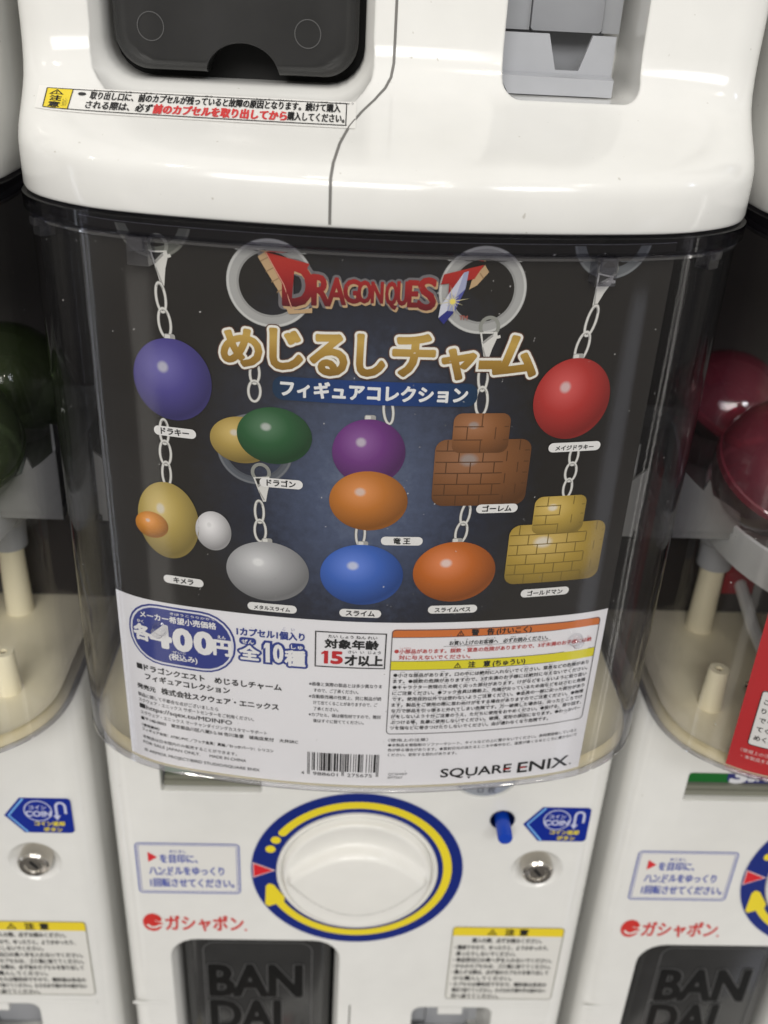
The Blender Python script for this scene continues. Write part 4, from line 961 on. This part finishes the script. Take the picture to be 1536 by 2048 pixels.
# warning box
k = Ink(); x0, x1, z0, z1 = 7.2, 90.0, 110.8, 161.8
k.poly(rrect(x0, 158.2, x1, z1, (0, 1.6, 1.6, 0)), (.62, .17, .04), 1.6); k.rect(x0, 142.8, x1, 147.0, (.74, .66, .03), 1.6)
k.frame(x0, z0, x1, z1, .35, (.09, .085, .09), 2.6, 1.8); k.rect(x0, 158.0, x1, 158.25, (.09, .085, .09), 2.2); k.rect(x0, 146.9, x1, 147.15, (.09, .085, .09), 2.2); k.rect(x0, 142.7, x1, 142.95, (.09, .085, .09), 2.2)
wb_ = cprint(k, 'warning_box')
k = Ink(); k.warn(33.4, 158.5, 2.6, BLK, 2.4); k.text('警　告', 37.6, 158.75, 3.0, BLK, 2.4, bold=.04); k.text('(けいこく)', 47.4, 158.75, 3.0, BLK, 2.4, x1=61.2, bold=.035)
k.warn(33.4, 143.4, 2.6, BLK, 2.4); k.text('注　意', 37.6, 143.6, 3.0, BLK, 2.4, bold=.04); k.text('(ちゅうい)', 47.4, 143.6, 3.0, BLK, 2.4, x1=60.4, bold=.035)
k.text('お買い上げのお客様へ　必ずお読みください。', 29.4, 154.4, 2.2, BLK, 2.4, x1=68.4, bold=.02); k.rect(27.2, 153.7, 69.8, 153.9, (.2, .2, .2), 2.4)
R_ = (.48, .06, .06); k.text('●小部品があります。誤飲・窒息の危険がありますので、3才未満のお子様には絶', 8.6, 150.9, 2.15, R_, 2.4, x1=87.4, bold=.025); k.text('対に与えないでください。', 10.4, 148.0, 2.15, R_, 2.4, x1=38.0, bold=.025)
for t, x, z in (('か', 31.2, 156.5), ('あ', 35.8, 156.5), ('きゃくさま', 43.6, 156.5), ('かなら', 53.2, 156.5), ('よ', 59.2, 156.5)): k.text(t, x, z, .75, BLK, 2.4)
for t, x in (('しょうぶひん', 10.6), ('ごいん', 30.4), ('ちっそく', 36.4), ('きけん', 44.4), ('さいみまん', 65.0), ('ぜっ', 85.2)): k.text(t, x, 153.0, .75, R_, 2.4)
for t, x in (('たい', 10.6), ('あた', 15.2)): k.text(t, x, 150.0, .7, R_, 2.4)
body = ['●小さな部品があります。口の中には絶対に入れないでください。窒息などの危険があり', 'ます。●誤飲の危険がありますので、3才未満のお子様には絶対に与えないでください。', '●キャラクター表現のため鋭く尖った部分があります。けがなどをしないように取り扱い', 'にご注意ください。●フック金具は機能上、先端が尖っているため指などをはさむと危険', 'です。使用目的以外では使わないようご注意ください。●金具の一部に尖った部分があり', 'ます。製品をご使用の際に思わぬけがをする場合がありますのでご注意ください。●無理', 'な力で部品を引っ張ると外れてしまい危険です。万一破損した場合は、尖ったところでけ', 'がをしないよう十分ご注意のうえ、ただちに使用をおやめください。●投げる、振り回す、', 'ぶつける等、乱暴に使用しないでください。破損、変形の原因になります。●わっかパー', 'ツを指などに巻きつけたりしないでください。血が通わなくなり危険です。']
rub = 'ちいさなぶひんがありますくちのなかにはぜったいにいれないできけんです'
for i, t in enumerate(body):
    z = 139.6 - i * 2.92
    k.text(t, 8.8, z, 2.0, BLK, 2.4, x1=(88.0 if i < 9 else 74.0) , bold=.02)
    q = random.Random(i)
    for j in range(9): a = 10 + j * 8.6 + q.uniform(-2, 2); p = q.randrange(0, 24); k.text(rub[p:p + 3], min(a, 84), z + 1.95, .62, (.05, .05, .05), 2.4)
cprint(k, 'lettering', wb_)
k = Ink(); SM = (.07, .07, .075)
k.text('〈使用上の注意〉', 8.2, 107.0, 1.75, SM, 2, x1=24.6, bold=.01)
for i, (t, e) in enumerate((('●本製品を樹脂製のソファーやシート、タイルなどの上に置かないでください。長時間接触していると', 88.4), ('色が移る場合があります。●直射日光の当たるところや車中など、温度が高くなるところに置かないで', 88.8), ('ください。変形する恐れがあります。', 36.8))): k.text(t, 8.4, 104.4 - i * 2.6, 1.75, SM, 2, x1=e, bold=.01)
cprint(k, 'usage_notes', cut=None)
# publisher's name
k = Ink(); k.text('SQUARE', 31.0, 86.0, 0, BLK, 2, x1=61.0, z1=91.4, bold=.02); k.text('ENIX', 64.0, 86.0, 0, BLK, 2, x1=86.6, z1=91.4, bold=.02)
k.poly([(42.2, 86.4), (43.8, 86.4), (43.2, 85.2)], BLK, 2); k.rect(57.6, 88.4, 60.4, 89.1, (.5, .03, .03), 2.6); k.rect(64.9, 88.4, 67.4, 89.1, (.5, .03, .03), 2.6); k.disc(88.0, 86.4, .5, (.3, .3, .3), 2)
cprint(k, 'publisher_name', cut=None)
k = Ink(); k.text('QC36446F', 9.2, 88.9, 1.7, SM, 2, x1=17.0); k.text('RP7567', 9.2, 87.0, 1.7, SM, 2, x1=15.2); cprint(k, 'print_code', cut=None)
# product notes on the left
k = Ink(); k.rect(-94.0, 130.2, -91.4, 132.8, BLK, 2)
for t, x, z, h, e, b in (('ドラゴンクエスト　めじるしチャーム', -90.6, 130.3, 3.4, -34.4, .03), ('フィギュアコレクション', -90.4, 125.9, 3.4, -55.0, .03), ('発売元', -94.6, 120.3, 2.7, -86.2, .025), ('株式会社スクウェア・エニックス', -83.6, 120.4, 3.4, -35.6, .03),
                         ('製品に関して不都合な点がございましたら', -94.6, 116.2, 2.1, -60.0, .01), ('スクウェア・エニックス サポートセンターをご利用ください。', -94.6, 113.4, 2.1, -45.6, .01), ('■https://sqex.to/MDINFO', -94.4, 110.0, 3.0, -54.6, .015),
                         ('スクウェア・エニックス マーチャンダイジングカスタマーサポート', -94.2, 106.9, 2.1, -40.4, .01), ('■〒140-0003　東京都品川区八潮3-2-38 佐川急便　城南店気付　大井SRC', -94.2, 103.8, 2.1, -27.8, .015), ('〈使用素材〉', -94.2, 100.4, 1.7, -85.8, .02),
                         ('フィギュア本体：ATBC-PVC ／フック金具：真鍮／わっかパーツ：シリコン', -94.2, 98.0, 1.8, -37.8, .02), ('本製品は日本国内のみ販売することができます。', -94.2, 94.0, 1.9, -53.0, .01), ('FOR SALE JAPAN ONLY.', -94.2, 91.0, 2.2, -68.6, .01), ('MADE IN CHINA', -64.6, 91.0, 2.2, -49.2, .01), ('© ARMOR PROJECT/BIRD STUDIO/SQUARE ENIX', -94.0, 86.8, 2.2, -43.6, .01)):
    k.text(t, x, z, h, BLK if b > .014 else SM, 2, x1=e, bold=b)
cprint(k, 'product_notes', cut=None)
k = Ink()
for i, (t, x, e) in enumerate((('※画像と実際の製品とは多少異なりま', -23.6, 4.6), ('すので、ご了承ください。', -21.8, -4.4), ('※自動販売機の性質上、同じ製品が続', -23.6, 4.6), ('けて出てくることがありますので、ご', -21.8, 3.2), ('了承ください。', -21.8, -12.0), ('※カプセル、袋は梱包材ですので、開封', -23.6, 4.8), ('後はすぐに捨ててください。', -21.8, -1.8))): k.text(t, x, 134.0 - i * 3.05, 2.0, SM, 2, x1=e, bold=.012)
cprint(k, 'fine_print', cut=None)
# barcode
LC = '0001101 0011001 0010011 0111101 0100011 0110001 0101111 0111011 0110111 0001011'.split()
GC = [''.join('1' if c == '0' else '0' for c in LC[d])[::-1] for d in range(10)]; RC = [''.join('1' if c == '0' else '0' for c in LC[d]) for d in range(10)]
num = '4988601275675'; par = 'LGLLGG'
bits = '101' + ''.join((LC if p == 'L' else GC)[int(c)] for c, p in zip(num[1:7], par)) + '01010' + ''.join(RC[int(c)] for c in num[7:]) + '101'
k = Ink(); w = 29.0 / 95
i = 0
while i < 95:
    if bits[i] == '1':
        j = i
        while j < 95 and bits[j] == '1': j += 1
        long = i < 3 or i > 91 or 45 <= i < 50
        k.rect(-23.9 + i * w, 88.0 if long else 90.3, -23.9 + j * w, 99.9, BLK, 2); i = j
    else: i += 1
k.text('4', -26.4, 87.6, 2.6, BLK, 2); k.text('988601', -21.6, 87.6, 2.6, BLK, 2, x1=-11.4); k.text('275675', -7.6, 87.6, 2.6, BLK, 2, x1=2.6)
cprint(k, 'barcode', cut=None)

red_card = thing('display_card', 'red advertising card inside the right-hand clear case, cut off by the photo edge', 'poster', (X0 + PITCH, 0, .084))
k = Ink(); k.rect(-100.5, V0, 60, 200, ink((.50, .025, .03)), 0); r_ = cprint(k, 'card_sheet', red_card); thicken(r_)
k = Ink(); k.rect(-94.5, 97.0, 50, 126, (.76, .75, .74), 1, 1.5); k.frame(-94.5, 97.0, 50, 126, .4, BLK, 2, 1.5); wp = cprint(k, 'white_panel', red_card)
k = Ink()
for i, t in enumerate(('この製品は小さな部品があります', 'りますので', 'でください', 'てください', 'めください')): k.text(t, -92.6, 119.5 - i * 4.8, 3.0, BLK, 2.5, bold=.02)
cprint(k, 'lettering', wp, None)
k = Ink(); k.text('〈使用上の注意〉', -96.4, 92.6, 2.2, (.75, .6, .58), 2); k.text('・本製品を直射日光の当たる', -95.4, 89.4, 2.2, (.75, .6, .58), 2); cprint(k, 'fine_print', red_card, None)

# ------------------------------------------------------------------ capsules lying in the side machines
def capsule(x, y, z, r, top, tilt, label, group):
    t = thing('toy_capsule', label, 'capsule', (x, y, z - r), group); t.rotation_euler = (0, 0, tilt)
    v = []; f = []; n, m = 36, 12
    def half(sgn, name, mat):
        g = Geo(); P = [(r * math.cos(a), sgn * r * math.sin(a)) for a in [PI / 2 * i / m for i in range(m + 1)]]; P[-1] = (.00001, P[-1][1])
        P = [(q, h + sgn * .0004) for q, h in P]; g.lathe(P, (0, 0, 0), 'z', n); rot = Matrix.Rotation(.5, 3, 'X'); g.v = [tuple(rot @ Vector(p) + Vector((0, 0, r))) for p in g.v]
        return g.obj(name, mat, t, sm=60)
    half(1, 'coloured_half', top); half(-1, 'clear_half', M_capclear)
    g = Geo(); g.lathe([(r * 1.02, -.0015), (r * 1.02, .0015), (r * .99, .0022), (r * .99, -.0022)], (0, 0, 0), 'z', n, closed=True); rot = Matrix.Rotation(.5, 3, 'X'); g.v = [tuple(rot @ Vector(p) + Vector((0, 0, r))) for p in g.v]; g.obj('seam_ring', top, t)
    g = Geo(); g.lathe([(.00001, -.013), (.012, -.012), (.016, -.004), (.014, .006), (.006, .013), (.00001, .014)], (0, 0, r), 'z', 20); g.obj('toy_bag', plastic('toy_bag_film', (.12, .10, .09), .4, .3, scale=90), t, sm=60)
XR, XL = X0 + PITCH, X0 - PITCH; zt = .1640
capsule(XR - .074, .030, zt + .031, .031, M_capred, .3, 'big red capsule at the right photo edge, in front of the other red ones', 'red capsules in the right-hand case')
capsule(XR - .080, .098, zt + .030, .030, M_capred, 1.2, 'dark red capsule at the back, left of the big red one', 'red capsules in the right-hand case')
capsule(XR - .012, .040, zt + .031, .031, M_capred, 2.0, 'red capsule behind the red card, to the right of the biggest', 'red capsules in the right-hand case')
capsule(XL + .074, .030, zt + .031, .031, M_capgreen, .5, 'green capsule at the left photo edge, nearest the clear front', 'green capsules in the left-hand case')
capsule(XL + .078, .098, zt + .030, .030, M_capgreen, 1.4, 'dim green capsule at the back of the left-hand case', 'green capsules in the left-hand case')

# ------------------------------------------------------------------ wall behind the machines
g = Geo(); g.box(-1.2, 1.2, .262, .30, -.6, 1.0); wl = g.obj('back_wall', M_wall)
tag(wl, 'dark wall behind the row of machines, glimpsed in the gaps', 'wall')
